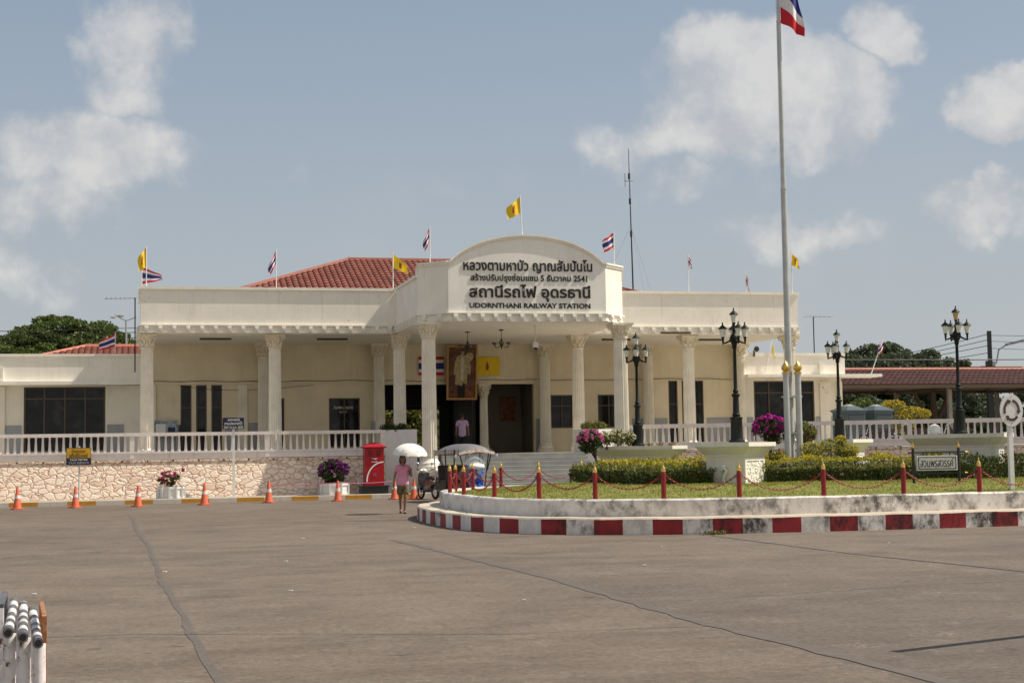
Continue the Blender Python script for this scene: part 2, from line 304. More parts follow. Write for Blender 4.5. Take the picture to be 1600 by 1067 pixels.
def stone_mat():
    m, nt, b, t, g = base_mat('flagstone', 0.85)
    mp = nt.nodes.new('ShaderNodeMapping'); mp.inputs['Scale'].default_value = (1.0, 1.0, 1.65); nt.links.new(g.outputs['Position'], mp.inputs[0])
    wob = nt.nodes.new('ShaderNodeTexNoise'); wob.inputs['Scale'].default_value = 2.3; wob.inputs['Detail'].default_value = 3; nt.links.new(mp.outputs[0], wob.inputs['Vector'])
    ad = nt.nodes.new('ShaderNodeMix'); ad.data_type = 'RGBA'; ad.blend_type = 'LINEAR_LIGHT'; ad.inputs[0].default_value = 0.20
    nt.links.new(mp.outputs[0], ad.inputs[6]); nt.links.new(wob.outputs['Color'], ad.inputs[7])
    v = nt.nodes.new('ShaderNodeTexVoronoi'); v.feature = 'DISTANCE_TO_EDGE'; v.inputs['Scale'].default_value = 3.2; nt.links.new(ad.outputs[2], v.inputs['Vector'])
    v2 = nt.nodes.new('ShaderNodeTexVoronoi'); v2.inputs['Scale'].default_value = 3.2; nt.links.new(ad.outputs[2], v2.inputs['Vector'])
    sepc = nt.nodes.new('ShaderNodeSeparateColor'); nt.links.new(v2.outputs['Color'], sepc.inputs[0])
    st = ramp(nt, sepc.outputs[0], [(0.0, (0.68, 0.51, 0.40)), (0.3, (0.84, 0.67, 0.54)), (0.65, (0.80, 0.67, 0.55)), (1.0, (0.88, 0.76, 0.63))])
    n = noise(nt, g.outputs['Position'], 7, 6, 0.7)
    st = mixc(nt, math_n(nt, 'MULTIPLY_ADD', n, 1.6, -0.8, clamp=True), st, (0.52, 0.36, 0.25))
    grime = N(nt, 'ShaderNodeMapRange', i={1: 0.66, 2: 0.75, 3: 0, 4: 0.7}); nt.links.new(noise(nt, g.outputs['Position'], 1.3, 7, 0.72, (1, 1, 1.6)), grime.inputs[0])
    gap = N(nt, 'ShaderNodeMapRange', i={1: 0.012, 2: 0.045, 3: 1, 4: 0}); nt.links.new(v.outputs['Distance'], gap.inputs[0])
    c = mixc(nt, math_n(nt, 'MULTIPLY', gap.outputs[0], math_n(nt, 'MULTIPLY_ADD', n, 1.6, 0.0, clamp=True)), st, (0.38, 0.22, 0.155))
    c = mixc(nt, grime.outputs[0], c, (0.20, 0.14, 0.09))
    nt.links.new(c, b.inputs['Base Color'])
    h = math_n(nt, 'MINIMUM', math_n(nt, 'MULTIPLY', v.outputs['Distance'], 8.0), 1.0)
    h = math_n(nt, 'ADD', h, math_n(nt, 'MULTIPLY', n, 0.5))
    bump(nt, b, h, 0.7, 0.04)
stone_mat()
def tile_mat(name, a, bcol, c3):
    m, nt, b, t, g = base_mat(name, 0.7)
    n1 = noise(nt, g.outputs['Position'], 1.1, 6, 0.7); r = nt.nodes.new('ShaderNodeNewGeometry')
    c = mixc(nt, r.outputs['Random Per Island'], a, bcol)
    c = mixc(nt, math_n(nt, 'MULTIPLY_ADD', n1, 3.0, -1.45, clamp=True), c, c3)
    nt.links.new(c, b.inputs['Base Color'])
tile_mat('roof_tile', (0.21, 0.065, 0.046), (0.29, 0.10, 0.07), (0.13, 0.05, 0.04))
tile_mat('roof_tile_old', (0.085, 0.040, 0.034), (0.13, 0.055, 0.045), (0.055, 0.032, 0.030))
tile_mat('roof_tile_edge', (0.42, 0.13, 0.09), (0.52, 0.19, 0.14), (0.3, 0.1, 0.07))
def leaf_mat(name, a, bcol, trans=0.25, c3=None):
    m, nt, b, t, g = base_mat(name, 0.55, 0, 0.3)
    n1 = noise(nt, g.outputs['Position'], 2.2, 3)
    c = mixc(nt, g.outputs['Random Per Island'], a, bcol)
    if c3: c = mixc(nt, math_n(nt, 'MULTIPLY_ADD', n1, 2.5, -0.9, clamp=True), c, c3)
    nt.links.new(c, b.inputs['Base Color'])
    tr = nt.nodes.new('ShaderNodeBsdfTranslucent'); nt.links.new(c, tr.inputs['Color'])
    mx = nt.nodes.new('ShaderNodeMixShader'); mx.inputs[0].default_value = trans
    out = nt.nodes['Material Output']; nt.links.new(b.outputs[0], mx.inputs[1]); nt.links.new(tr.outputs[0], mx.inputs[2]); nt.links.new(mx.outputs[0], out.inputs['Surface'])
leaf_mat('leaf_dark', (0.028, 0.055, 0.016), (0.06, 0.10, 0.026), 0.25, (0.045, 0.07, 0.022))
leaf_mat('leaf_tree', (0.06, 0.092, 0.022), (0.125, 0.16, 0.038), 0.35, (0.08, 0.115, 0.028))
leaf_mat('leaf_far', (0.065, 0.092, 0.052), (0.115, 0.14, 0.072), 0.35, (0.085, 0.105, 0.062))  # distance haze put into the leaf colour: lighter and bluer
leaf_mat('leaf_hedge', (0.025, 0.055, 0.012), (0.075, 0.12, 0.025), 0.25, (0.11, 0.085, 0.025))
leaf_mat('leaf_yellow', (0.60, 0.43, 0.03), (0.40, 0.36, 0.03), 0.4, (0.24, 0.27, 0.03))
leaf_mat('leaf_gold', (0.55, 0.38, 0.02), (0.42, 0.33, 0.03), 0.3)
leaf_mat('leaf_olive', (0.16, 0.17, 0.04), (0.28, 0.24, 0.06), 0.3, (0.10, 0.14, 0.04))
leaf_mat('petal_magenta', (0.48, 0.015, 0.30), (0.62, 0.05, 0.46), 0.3)
leaf_mat('petal_pink', (0.60, 0.07, 0.30), (0.66, 0.20, 0.42), 0.3)
leaf_mat('petal_purple', (0.11, 0.010, 0.12), (0.20, 0.022, 0.20), 0.3)
leaf_mat('petal_rose', (0.38, 0.03, 0.12), (0.52, 0.10, 0.22), 0.3)
leaf_mat('petal_cream', (0.72, 0.66, 0.40), (0.78, 0.76, 0.62), 0.3)
leaf_mat('petal_red', (0.42, 0.05, 0.03), (0.50, 0.14, 0.05), 0.3)
leaf_mat('grass', (0.21, 0.235, 0.045), (0.31, 0.31, 0.07), 0.35, (0.36, 0.31, 0.09))
def lawn_mat():
    m, nt, b, t, g = base_mat('lawn_base', 0.95, 0, 0.15)
    P = g.outputs['Position']
    c = ramp(nt, noise(nt, P, 1.1, 6, 0.7), [(0.3, (0.18, 0.205, 0.045)), (0.55, (0.27, 0.28, 0.075)), (0.75, (0.35, 0.315, 0.11))])
    f = ramp(nt, noise(nt, P, 30, 3, 0.8), [(0.3, (0.6, 0.6, 0.6)), (0.7, (1.25, 1.25, 1.25))])
    mm = nt.nodes.new('ShaderNodeMix'); mm.data_type = 'RGBA'; mm.blend_type = 'MULTIPLY'; mm.inputs[0].default_value = 0.8
    nt.links.new(c, mm.inputs[6]); nt.links.new(f, mm.inputs[7]); nt.links.new(mm.outputs[2], b.inputs['Base Color'])
    bump(nt, b, noise(nt, P, 40, 3, 0.8), 1.0, 0.04)
lawn_mat()
# ------------------------------------------------------------------ helpers
ORG = {}
def link(o): col.objects.link(o); return o
def tag(o, label=None, cat=None, group=None, kind=None):
    if label: o['label'] = label
    if cat: o['category'] = cat
    if group: o['group'] = group
    if kind: o['kind'] = kind
    return o
def thing(name, label, cat, loc=(0, 0, 0), rotz=0.0, group=None):
    o = link(bpy.data.objects.new(name, None)); o.empty_display_size = 0.2
    o.location = loc; o.rotation_euler = (0, 0, rotz); ORG[o.name] = Vector(loc)
    return tag(o, label, cat, group)
def dup(root, loc, rotz=None, label=None, group=None, scale=None):
    c = root.copy(); link(c); c.location = loc
    if rotz is not None: c.rotation_euler = (0, 0, rotz)
    if scale is not None: c.scale = (scale,) * 3
    if label: c['label'] = label
    if group: c['group'] = group
    for ch in list(root.children):
        k = ch.copy(); link(k); k.parent = c
        for g in list(ch.children):
            j = g.copy(); link(j); j.parent = k
    return c
class MB:
    def __init__(s): s.v = []; s.f = []; s.m = []; s.mi = 0; s.adds = []
    def add(s, vs, fs):
        o = len(s.v); k = len(s.f); s.v += [tuple(v) for v in vs]; s.f += [tuple(i + o for i in f) for f in fs]; s.m += [s.mi] * len(fs); s.adds.append((len(s.v) - o, (k, len(s.f)))); return s
    def box(s, x0, x1, y0, y1, z0, z1):
        return s.add([(x0, y0, z0), (x1, y0, z0), (x1, y1, z0), (x0, y1, z0), (x0, y0, z1), (x1, y0, z1), (x1, y1, z1), (x0, y1, z1)],
                     [(0, 3, 2, 1), (4, 5, 6, 7), (0, 1, 5, 4), (1, 2, 6, 5), (2, 3, 7, 6), (3, 0, 4, 7)])
    def frustum(s, cx, cy, z0, z1, a0, b0, a1, b1):
        return s.add([(cx - a0, cy - b0, z0), (cx + a0, cy - b0, z0), (cx + a0, cy + b0, z0), (cx - a0, cy + b0, z0), (cx - a1, cy - b1, z1), (cx + a1, cy - b1, z1), (cx + a1, cy + b1, z1), (cx - a1, cy + b1, z1)],
                     [(0, 3, 2, 1), (4, 5, 6, 7), (0, 1, 5, 4), (1, 2, 6, 5), (2, 3, 7, 6), (3, 0, 4, 7)])
    def beam(s, p, q, wx, wz):      # box between two points: width across, height up
        p, q = Vector(p), Vector(q); d = (q - p).normalized(); up = Vector((0, 0, 1)) if abs(d.z) < 0.95 else Vector((0, 1, 0))
        a = d.cross(up).normalized() * wx / 2; b = a.cross(d).normalized() * wz / 2
        vs = [p - a - b, p + a - b, p + a + b, p - a + b, q - a - b, q + a - b, q + a + b, q - a + b]
        return s.add(vs, [(0, 1, 2, 3), (4, 7, 6, 5), (0, 4, 5, 1), (1, 5, 6, 2), (2, 6, 7, 3), (3, 7, 4, 0)])
    def tube(s, pts, r, n=8, caps=True):
        pts = [Vector(p) for p in pts]; rs = r if isinstance(r, (list, tuple)) else [r] * len(pts)
        o = len(s.v); k = len(pts); ref = None
        for i, p in enumerate(pts):
            d = (pts[min(i + 1, k - 1)] - pts[max(i - 1, 0)]).normalized()
            if ref is None or abs(ref.dot(d)) > 0.98: ref = Vector((0, 0, 1)) if abs(d.z) < 0.9 else Vector((1, 0, 0))
            a = d.cross(ref).normalized(); b = a.cross(d).normalized()
            for j in range(n):
                t = 2 * math.pi * j / n; s.v.append(tuple(p + (a * math.cos(t) + b * math.sin(t)) * rs[i]))
        for i in range(k - 1):
            for j in range(n):
                s.f.append((o + i * n + j, o + i * n + (j + 1) % n, o + (i + 1) * n + (j + 1) % n, o + (i + 1) * n + j)); s.m.append(s.mi)
        if caps:
            s.f.append(tuple(o + j for j in reversed(range(n)))); s.f.append(tuple(o + (k - 1) * n + j for j in range(n))); s.m += [s.mi] * 2
        return s
    def lathe(s, prof, c=(0, 0, 0), n=16, flutes=0, depth=0.0):
        o = len(s.v)
        for r, z in prof:
            for j in range(n):
                t = 2 * math.pi * j / n
                rr = r * (1 - depth * (j % 2)) if flutes else r
                s.v.append((c[0] + rr * math.cos(t), c[1] + rr * math.sin(t), c[2] + z))
        k = len(prof)
        for i in range(k - 1):
            for j in range(n): s.f.append((o + i * n + j, o + i * n + (j + 1) % n, o + (i + 1) * n + (j + 1) % n, o + (i + 1) * n + j)); s.m.append(s.mi)
        s.f.append(tuple(o + j for j in reversed(range(n)))); s.f.append(tuple(o + (k - 1) * n + j for j in range(n))); s.m += [s.mi] * 2
        return s
    def ball(s, c, r, nu=12, nv=8):
        r = r if isinstance(r, (tuple, list)) else (r, r, r); o = len(s.v)
        for i in range(1, nv):
            a = math.pi * i / nv
            for j in range(nu):
                t = 2 * math.pi * j / nu; s.v.append((c[0] + r[0] * math.sin(a) * math.cos(t), c[1] + r[1] * math.sin(a) * math.sin(t), c[2] + r[2] * math.cos(a)))
        for i in range(nv - 2):
            for j in range(nu): s.f.append((o + i * nu + j, o + (i + 1) * nu + j, o + (i + 1) * nu + (j + 1) % nu, o + i * nu + (j + 1) % nu)); s.m.append(s.mi)
        t0 = len(s.v); s.v.append((c[0], c[1], c[2] + r[2])); s.v.append((c[0], c[1], c[2] - r[2]))
        for j in range(nu):
            s.f.append((t0, o + j, o + (j + 1) % nu)); s.f.append((t0 + 1, o + (nv - 2) * nu + (j + 1) % nu, o + (nv - 2) * nu + j)); s.m += [s.mi] * 2
        return s
    def torus(s, c, R0, r0, axis='z', nu=20, nv=8, sx=1.0, a0=0.0, a1=2 * math.pi):
        o = len(s.v); full = abs(a1 - a0 - 2 * math.pi) < 1e-4; k = nu if full else nu + 1
        for i in range(k):
            t = a0 + (a1 - a0) * i / nu
            for j in range(nv):
                p = 2 * math.pi * j / nv; q = (R0 + r0 * math.cos(p)); x, y, z = q * math.cos(t) * sx, q * math.sin(t), r0 * math.sin(p)
                if axis == 'y': x, y, z = x, z, y
                elif axis == 'x': x, y, z = z, x, y
                s.v.append((c[0] + x, c[1] + y, c[2] + z))
        for i in range(nu if full else nu):
            for j in range(nv):
                a = o + i * nv; b = o + ((i + 1) % k) * nv
                s.f.append((a + j, a + (j + 1) % nv, b + (j + 1) % nv, b + j)); s.m.append(s.mi)
        return s
    def prism(s, poly, d0, d1, plane='xz'):     # polygon extruded: xz along y, xy along z, yz along x
        n = len(poly); o = len(s.v)
        for d in (d0, d1):
            for a, b in poly: s.v.append({'xz': (a, d, b), 'xy': (a, b, d), 'yz': (d, a, b)}[plane])
        s.f.append(tuple(o + i for i in range(n))); s.f.append(tuple(o + n + i for i in reversed(range(n))))
        for i in range(n): s.f.append((o + i, o + (i + 1) % n, o + n + (i + 1) % n, o + n + i))
        s.m += [s.mi] * (n + 2); return s
    def build_each(s, name, mats, parent=None, **k):
        # one object per added solid
        out = []; o = 0
        for nv, nf in s.adds:
            q = MB(); q.v = s.v[o:o + nv]; q.f = [tuple(i - o for i in f) for f in s.f[nf[0]:nf[1]]]; q.m = s.m[nf[0]:nf[1]]; out.append(q.build(name, mats, parent, **k)); o += nv
        return out
    def build(s, name, mats, parent=None, smooth=None, local=False, fix=True, loc=None):
        if isinstance(mats, str): mats = [mats]
        off = Vector((0, 0, 0))
        if parent is not None and not local:
            q = parent
            while q is not None: off = off + Vector(q.location); q = q.parent
        if loc is not None: off = Vector(loc)
        me = bpy.data.meshes.new(name); me.from_pydata([(v[0] - off.x, v[1] - off.y, v[2] - off.z) for v in s.v], [], s.f)
        for m in mats: me.materials.append(MATS[m])
        if len(mats) > 1: me.polygons.foreach_set('material_index', s.m)
        if fix:
            bm = bmesh.new(); bm.from_mesh(me); bmesh.ops.recalc_face_normals(bm, faces=bm.faces); bm.to_mesh(me); bm.free()
        if smooth: me.shade_smooth(); me.set_sharp_from_angle(angle=R(smooth))
        me.update()
        o = link(bpy.data.objects.new(name, me))
        if parent is not None: o.parent = parent
        if loc is not None: o.location = loc
        return o
def struct(name, mb, m, **k): return tag(mb.build(name, m, **k), kind='structure')
def text_obj(name, body, m, parent, x0, x1, z0, z1, y, depth=0.02, bold=0.0, shear=0.0, keep=False):
    """lettering facing -Y, fitted to the box x0..x1, z0..z1, standing on the plane y"""
    c = bpy.data.curves.new(name, 'FONT'); c.body = body; c.size = 1; c.extrude = 0.5; c.offset = bold; c.align_x = 'CENTER'; c.shear = shear; c.resolution_u = 3
    t = link(bpy.data.objects.new(name, c)); bpy.context.view_layer.update()
    me = bpy.data.meshes.new_from_object(t.evaluated_get(bpy.context.evaluated_depsgraph_get()))
    bpy.data.objects.remove(t); bpy.data.curves.remove(c)
    n = len(me.vertices); co = np.empty(n * 3); me.vertices.foreach_get('co', co); co = co.reshape(-1, 3)
    lo, hi = co.min(0), co.max(0); sx = (x1 - x0) / (hi[0] - lo[0]); sz = (z1 - z0) / (hi[1] - lo[1])
    q = parent; off = Vector((0, 0, 0))
    if not keep:
        while q is not None: off = off + Vector(q.location); q = q.parent
    out = np.empty_like(co)
    out[:, 0] = x0 + (co[:, 0] - lo[0]) * sx - off.x
    out[:, 2] = z0 + (co[:, 1] - lo[1]) * sz - off.z
    out[:, 1] = y - depth * (co[:, 2] - lo[2]) / (hi[2] - lo[2]) - off.y
    me.vertices.foreach_set('co', out.ravel()); me.materials.clear(); me.materials.append(MATS[m]); me.update()
    bm = bmesh.new(); bm.from_mesh(me); bmesh.ops.recalc_face_normals(bm, faces=bm.faces); bm.to_mesh(me); bm.free()
    o = link(bpy.data.objects.new(name, me)); o.parent = parent
    return o
def leaves_mesh(name, m, P, size, parent=None, up=0.3, aspect=0.55, jitter=0.35, loc=None, twig=False):
    """one mesh of leaf blades (two folded triangles each) at the points P"""
    P = np.asarray(P, float); n = len(P); s = size * (1 + jitter * (RNG.random(n) * 2 - 1))
    d = RNG.normal(size=(n, 3)); d[:, 2] += up; d /= np.linalg.norm(d, axis=1)[:, None]
    e = np.cross(d, RNG.normal(size=(n, 3))); e /= np.linalg.norm(e, axis=1)[:, None] + 1e-9
    nrm = np.cross(d, e)
    A = P - d * s[:, None] * 0.5; B = P + d * s[:, None] * 0.5
    C = P + e * (s * aspect * 0.5)[:, None] + nrm * (s * 0.12)[:, None]; D = P - e * (s * aspect * 0.5)[:, None] + nrm * (s * 0.12)[:, None]
    V = np.stack([A, C, B, D], 1).reshape(-1, 3)
    q = parent; off = np.zeros(3)
    while q is not None: off = off + np.array(q.location); q = q.parent
    if loc is not None: off = np.array(loc)
    V = V - off
    me = bpy.data.meshes.new(name); me.vertices.add(4 * n); me.vertices.foreach_set('co', V.ravel())
    idx = np.arange(4 * n).reshape(-1, 4); tri = np.stack([idx[:, [0, 1, 2]], idx[:, [0, 2, 3]]], 1).reshape(-1)
    me.loops.add(6 * n); me.loops.foreach_set('vertex_index', tri.astype(np.int32))
    me.polygons.add(2 * n); me.polygons.foreach_set('loop_start', np.arange(0, 6 * n, 3, dtype=np.int32)); me.polygons.foreach_set('loop_total', np.full(2 * n, 3, np.int32))
    me.materials.append(MATS[m]); me.update(calc_edges=True); me.validate()
    o = link(bpy.data.objects.new(name, me))
    if parent is not None: o.parent = parent
    if loc is not None: o.location = loc
    return o
def in_ball(c, r, n, shell=0.45):
    r = np.array(r if isinstance(r, (tuple, list)) else (r, r, r)); d = RNG.normal(size=(n, 3)); d /= np.linalg.norm(d, axis=1)[:, None]
    return np.array(c) + d * r * (shell + (1 - shell) * RNG.random(n) ** 0.6)[:, None]
def clumps(c, r, k, rc, per, shell=0.7, squash=0.7, zmin=None):
    cs = in_ball(c, r, k, shell)
    if zmin is not None: cs = cs[cs[:, 2] > zmin]
    return np.concatenate([in_ball(q, (rc * (0.6 + 0.8 * RNG.random()),) * 2 + (rc * squash,), per, 0.3) for q in cs])
# ------------------------------------------------------------------ ground and terrace
struct('ground', MB().box(-900, 900, -300, 1500, -1.0, -0.012), 'plain_earth')
fc = MB(); nx = 60
fc.add([(-60, -20, 0), (110, -20, 0), (110, 57.0, 0), (-60, 57.0, 0)], [(0, 1, 2, 3)])
struct('forecourt', fc, 'forecourt', fix=False)
def wobble_strip(pts, wd, z, seed):
    rnd = random.Random(seed); mb = MB(); V = []; dense = []
    for (x0, y0), (x1, y1) in zip(pts, pts[1:]):
        k = max(2, int(math.hypot(x1 - x0, y1 - y0) / 0.35))
        for i in range(k): t = i / k; dense.append((x0 + (x1 - x0) * t, y0 + (y1 - y0) * t))
    dense.append(pts[-1]); off = 0
    for i, (x, y) in enumerate(dense):
        a = dense[max(0, i - 1)]; b = dense[min(len(dense) - 1, i + 1)]; dx, dy = b[0] - a[0], b[1] - a[1]; l = math.hypot(dx, dy); nx_, ny_ = -dy / l, dx / l
        off += rnd.uniform(-.02, .02); off *= 0.9; h = wd * rnd.uniform(0.55, 1.35) / 2
        V += [(x + nx_ * (off + h), y + ny_ * (off + h), z), (x + nx_ * (off - h), y + ny_ * (off - h), z)]
    return mb.add(V, [(2 * i, 2 * i + 1, 2 * i + 3, 2 * i + 2) for i in range(len(dense) - 1)])
J = [([(-0.12, 47), (0.1, 36), (0.33, 25.2), (0.52, 17), (0.64, 11.8), (0.7, 6)], 0.085), ([(4.9, 29.6), (5.2, 24), (5.38, 19.6), (5.36, 14.0), (5.6, 10.2), (5.7, 5)], 0.17),
     ([(10.78, 27.9), (10.85, 24), (10.95, 21.8), (11.36, 18.1), (11.5, 10)], 0.07),
     ([(-12, 23.2), (-2, 22.4), (3.5, 22.0), (10, 21.7)], 0.018), ([(-10, 30.2), (-2, 29.0), (4.9, 28.5)], 0.018), ([(-6, 15.6), (0, 15.3), (3.4, 14.0), (5.3, 13.9)], 0.018), ([(-14, 41), (0, 40.4), (6, 40.2)], 0.018), ([(5.4, 16.2), (9, 16.9), (16, 17.2)], 0.018)]
jm = MB()
for i, (pts, wd) in enumerate(J):
    q = wobble_strip(pts, wd, 0.004 + 0.0012 * i, i); jm.add(q.v, q.f)
struct('joint_seams', jm, 'joint_tar', fix=False)
# scraps lying on the concrete
for i, (x, y, s) in enumerate([(a_, b_, c_ * .6) for a_, b_, c_ in [(1.9, 19.3, .05), (2.35, 24.6, .06), (7.2, 21.3, .06), (4.3, 17.0, .035), (8.8, 25.1, .04), (6.1, 34.0, .07), (0.45, 23.2, .06), (12.6, 24.2, .05), (-1.2, 20.2, .05), (3.3, 31.0, .06)]]):
    q = MB().prism([(x - s, y - s * .5), (x + s * .6, y - s * .7), (x + s, y + s * .4), (x - s * .4, y + s * .6)], 0.006, 0.016, 'xy')
    tag(q.build('litter_scrap', 'sign_white'), 'pale scrap of litter lying on the bare concrete forecourt', 'litter', 'scraps of litter on the forecourt')
ter = MB().prism([(-14, 59.3), (18.9, 59.3), (29.4, 54.25), (60, 39.4), (60, 92), (-14, 92)], 0.0, 1.58, 'xy')
struct('terrace', ter, 'terrace_floor')
# yellow and white kerb with the paving behind it
kb = MB()
kb.mi = 2; kb.box(-14, 11.0, 56.50, 59.0, 0.0, 0.146)
x = -14.0; i = 0
while x < 10.9:
    wd = 0.98; kb.mi = i % 2; kb.box(x, min(x + wd, 11.0), 56.32, 56.50, 0.0, 0.15); x += wd; i += 1
struct('pavement', kb, ['kerb_yellow', 'kerb_pale', 'paving'])

# ------------------------------------------------------------------ stone retaining walls with balustrades
def stone_wall(label, a, b, ztop=1.58):
    ax, ay = a; bx, by = b; ln = math.hypot(bx - ax, by - ay); ang = math.atan2(by - ay, bx - ax)
    t = thing('stone_wall', label, 'wall', (ax, ay, 0), ang)
    MB().prism([(-0.38, 0.0), (0.02, ztop - 0.10), (0.4, ztop - 0.10), (0.4, 0.0)], 0, ln, 'yz').build('stone_facing', 'flagstone', t, local=True)
    c = MB(); k = 0.0
    while k < ln: c.box(k + .004, min(k + 0.46, ln) - .004, -0.03, 0.40, ztop - 0.10, ztop - 0.02); k += 0.46
    c.build('coping', 'flagstone', t, local=True)
    h = MB(); k = 0.6
    while k < ln: h.tube([(k, -0.045, ztop - 0.065), (k, 0.05, ztop - 0.065)], 0.032, 8); k += 0.93
    h.build('drain_hole', 'rubber', t, local=True)
    return t
def baluster_proto():
    return MB().lathe([(0.062, 0), (0.062, 0.03), (0.056, 0.06), (0.047, 0.2), (0.036, 0.40), (0.030, 0.50), (0.036, 0.52), (0.044, 0.575)], n=10)
def balustrade(label, a, b, posts, z0=1.58, step=0.245, x_first=0.12, rz=0.0):
    ax, ay = a; bx, by = b; ln = math.hypot(bx - ax, by - ay); ang = math.atan2(by - ay, bx - ax)
    t = thing('balustrade', label, 'balustrade', (ax, ay, z0), ang)
    MB().box(0, ln, 0.0, 0.16, 0.0, 0.215).build('apron', 'rail_white', t, local=True)
    MB().box(0, ln, -0.03, 0.19, 0.215, 0.285).build('base_rail', 'rail_white', t, local=True)
    MB().box(0, ln, -0.045, 0.205, 0.86, 0.985 + rz).build('hand_rail', 'rail_white', t, local=True)
    for p in posts: MB().box(p - .085, p + .085, -0.022, 0.185, 0.02, 0.86).build('post', 'rail_white', t, local=True)
    first = None; k = x_first
    while k < ln - 0.05:
        if all(abs(k - p) > 0.13 for p in posts):
            if first is None:
                first = baluster_proto().build('baluster', 'rail_white', t, local=True, smooth=40); first.location = (k, 0.08, 0.285)
            else:
                o = first.copy(); link(o); o.parent = t; o.location = (k, 0.08, 0.285)
        k += step
    return t
stone_wall('long wall of pinkish crazy paved stone under the white balustrade behind the traffic cones', (-7.5, 58.95), (9.46, 58.95))
balustrade('white balustrade on top of the pinkish stone wall behind the traffic cones', (-7.5, 58.92), (9.46, 58.92), [2.5, 7.47, 12.45, 16.88])
stone_wall('pinkish stone wall partly hidden behind the hedges of the traffic island', (19.15, 59.0), (37.9, 49.9), 1.62)
balustrade('white balustrade behind the traffic island hedges and black lamp posts', (19.13, 58.97), (37.88, 49.87), [5.4, 11.2, 17.0], 1.62, 0.245, 0.15, 0.03)

# ------------------------------------------------------------------ the station building
B = thing('station_building', 'long cream railway station with fluted columns and an arched name gable', 'station', (14.85, 63.4, 0))
BY = 70.0          # back wall of the porch and front wall of the wings
FY = 63.36         # front of the parapet
# back wall with openings: built as panels between them
def wall_panels(name, m, x0, x1, z0, z1, holes, y0, y1):
    mb = MB(); xs = sorted({x0, x1, *[h[0] for h in holes], *[h[1] for h in holes]})
    for a, b in zip(xs, xs[1:]):
        cuts = sorted([(h[2], h[3]) for h in holes if h[0] <= a + 1e-6 and h[1] >= b - 1e-6]); z = z0
        for c0, c1 in cuts:
            if c0 > z + 1e-6: mb.box(a, b, y0, y1, z, c0)
            z = c1
        if z < z1 - 1e-6: mb.box(a, b, y0, y1, z, z1)
    return mb.build(name, m, B)
W_LW = (-4.62, -1.18, 1.95, 4.78)
W_SLOT = [(2.06, 2.54, 1.9, 4.83), (2.74, 3.21, 1.9, 4.83), (3.41, 3.88, 1.9, 4.83), (25.07, 25.53, 1.9, 4.92), (25.75, 26.22, 1.9, 4.92), (26.42, 26.86, 1.9, 4.92)]
W_SIDE = (5.98, 6.66, 1.9, 4.22); W_TEXT = (8.68, 10.10, 1.95, 4.20)
W_A = (19.16, 20.28, 2.70, 4.27); W_B = (21.50, 22.62, 2.70, 4.27)
W_RW = (29.48, 32.68, 1.95, 4.88)
OPEN = (11.22, 18.36, 1.58, 4.80)
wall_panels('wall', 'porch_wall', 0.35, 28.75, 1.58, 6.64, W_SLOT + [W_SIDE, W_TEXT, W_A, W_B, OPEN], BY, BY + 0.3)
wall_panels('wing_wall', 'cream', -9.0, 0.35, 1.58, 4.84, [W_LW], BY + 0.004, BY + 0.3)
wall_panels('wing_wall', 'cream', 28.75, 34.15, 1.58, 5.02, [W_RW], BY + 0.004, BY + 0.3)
wg = MB()
wg.box(-9.0, 0.35, 69.55, 75.0, 5.0, 6.08).box(-9.0, 0.35, 69.49, 75.0, 6.08, 6.20)
wg.build('wing_parapet', 'front_wall', B)
MB().box(-9.0, 0.35, 69.30, 70.3, 4.84, 5.0).build('wing_ledge', 'front_wall', B)
wg = MB()
wg.box(28.75, 34.15, 69.55, 75.0, 5.16, 6.10).box(28.75, 34.15, 69.49, 75.0, 6.10, 6.22).box(29.3, 31.5, 69.49, 69.55, 6.06, 6.098)
wg.build('wing_parapet', 'front_wall', B)
MB().box(28.75, 35.85, 68.95, 70.3, 5.02, 5.16).build('wing_ledge', 'front_wall', B)
MB().box(-9.0, 0.3, 70.3, 75, 1.58, 5.9).build('wing_core', 'cream', B)
MB().box(28.8, 34.13, 70.31, 75, 1.58, 5.9).build('wing_core', 'cream', B)
# blocky air shaft boxes and pilasters on the wings
p = MB().box(-5.62, -5.44, 69.44, 69.545, 5.02, 5.60).box(32.75, 32.93, 69.40, 69.545, 5.17, 5.72); p.build_each('vent_pipe', 'trim_white', B)
pl = MB()
for a, b in ((-5.75, -5.40), (-0.35, 0.34), (32.95, 33.5), (33.85, 34.145), (4.6, 5.0), (0.8, 0.98)):
    pl.box(a, b, BY - 0.10, BY, 1.58, 4.82)
pl.build_each('pilaster', 'cream', B)
# grey tiled dado
d = MB()
for a, b in ((-5.38, -4.70), (-1.10, -0.40), (1.0, 1.95), (4.0, 4.55), (5.05, 5.95), (23.2, 24.98), (27.0, 28.7), (28.8, 29.4), (32.72, 32.94), (33.52, 33.84)):
    d.box(a, b, BY - 0.025, BY + 0.002, 1.60, 3.12)
d.build_each('tiled_dado', 'grey_tile', B)
MB().box(18.42, 18.9, BY - 0.04, BY - 0.001, 1.6, 3.15).box(10.55, 10.85, BY - 0.6, BY - 0.3, 1.6, 3.10).build_each('tiled_dado', 'grey_tile', B)
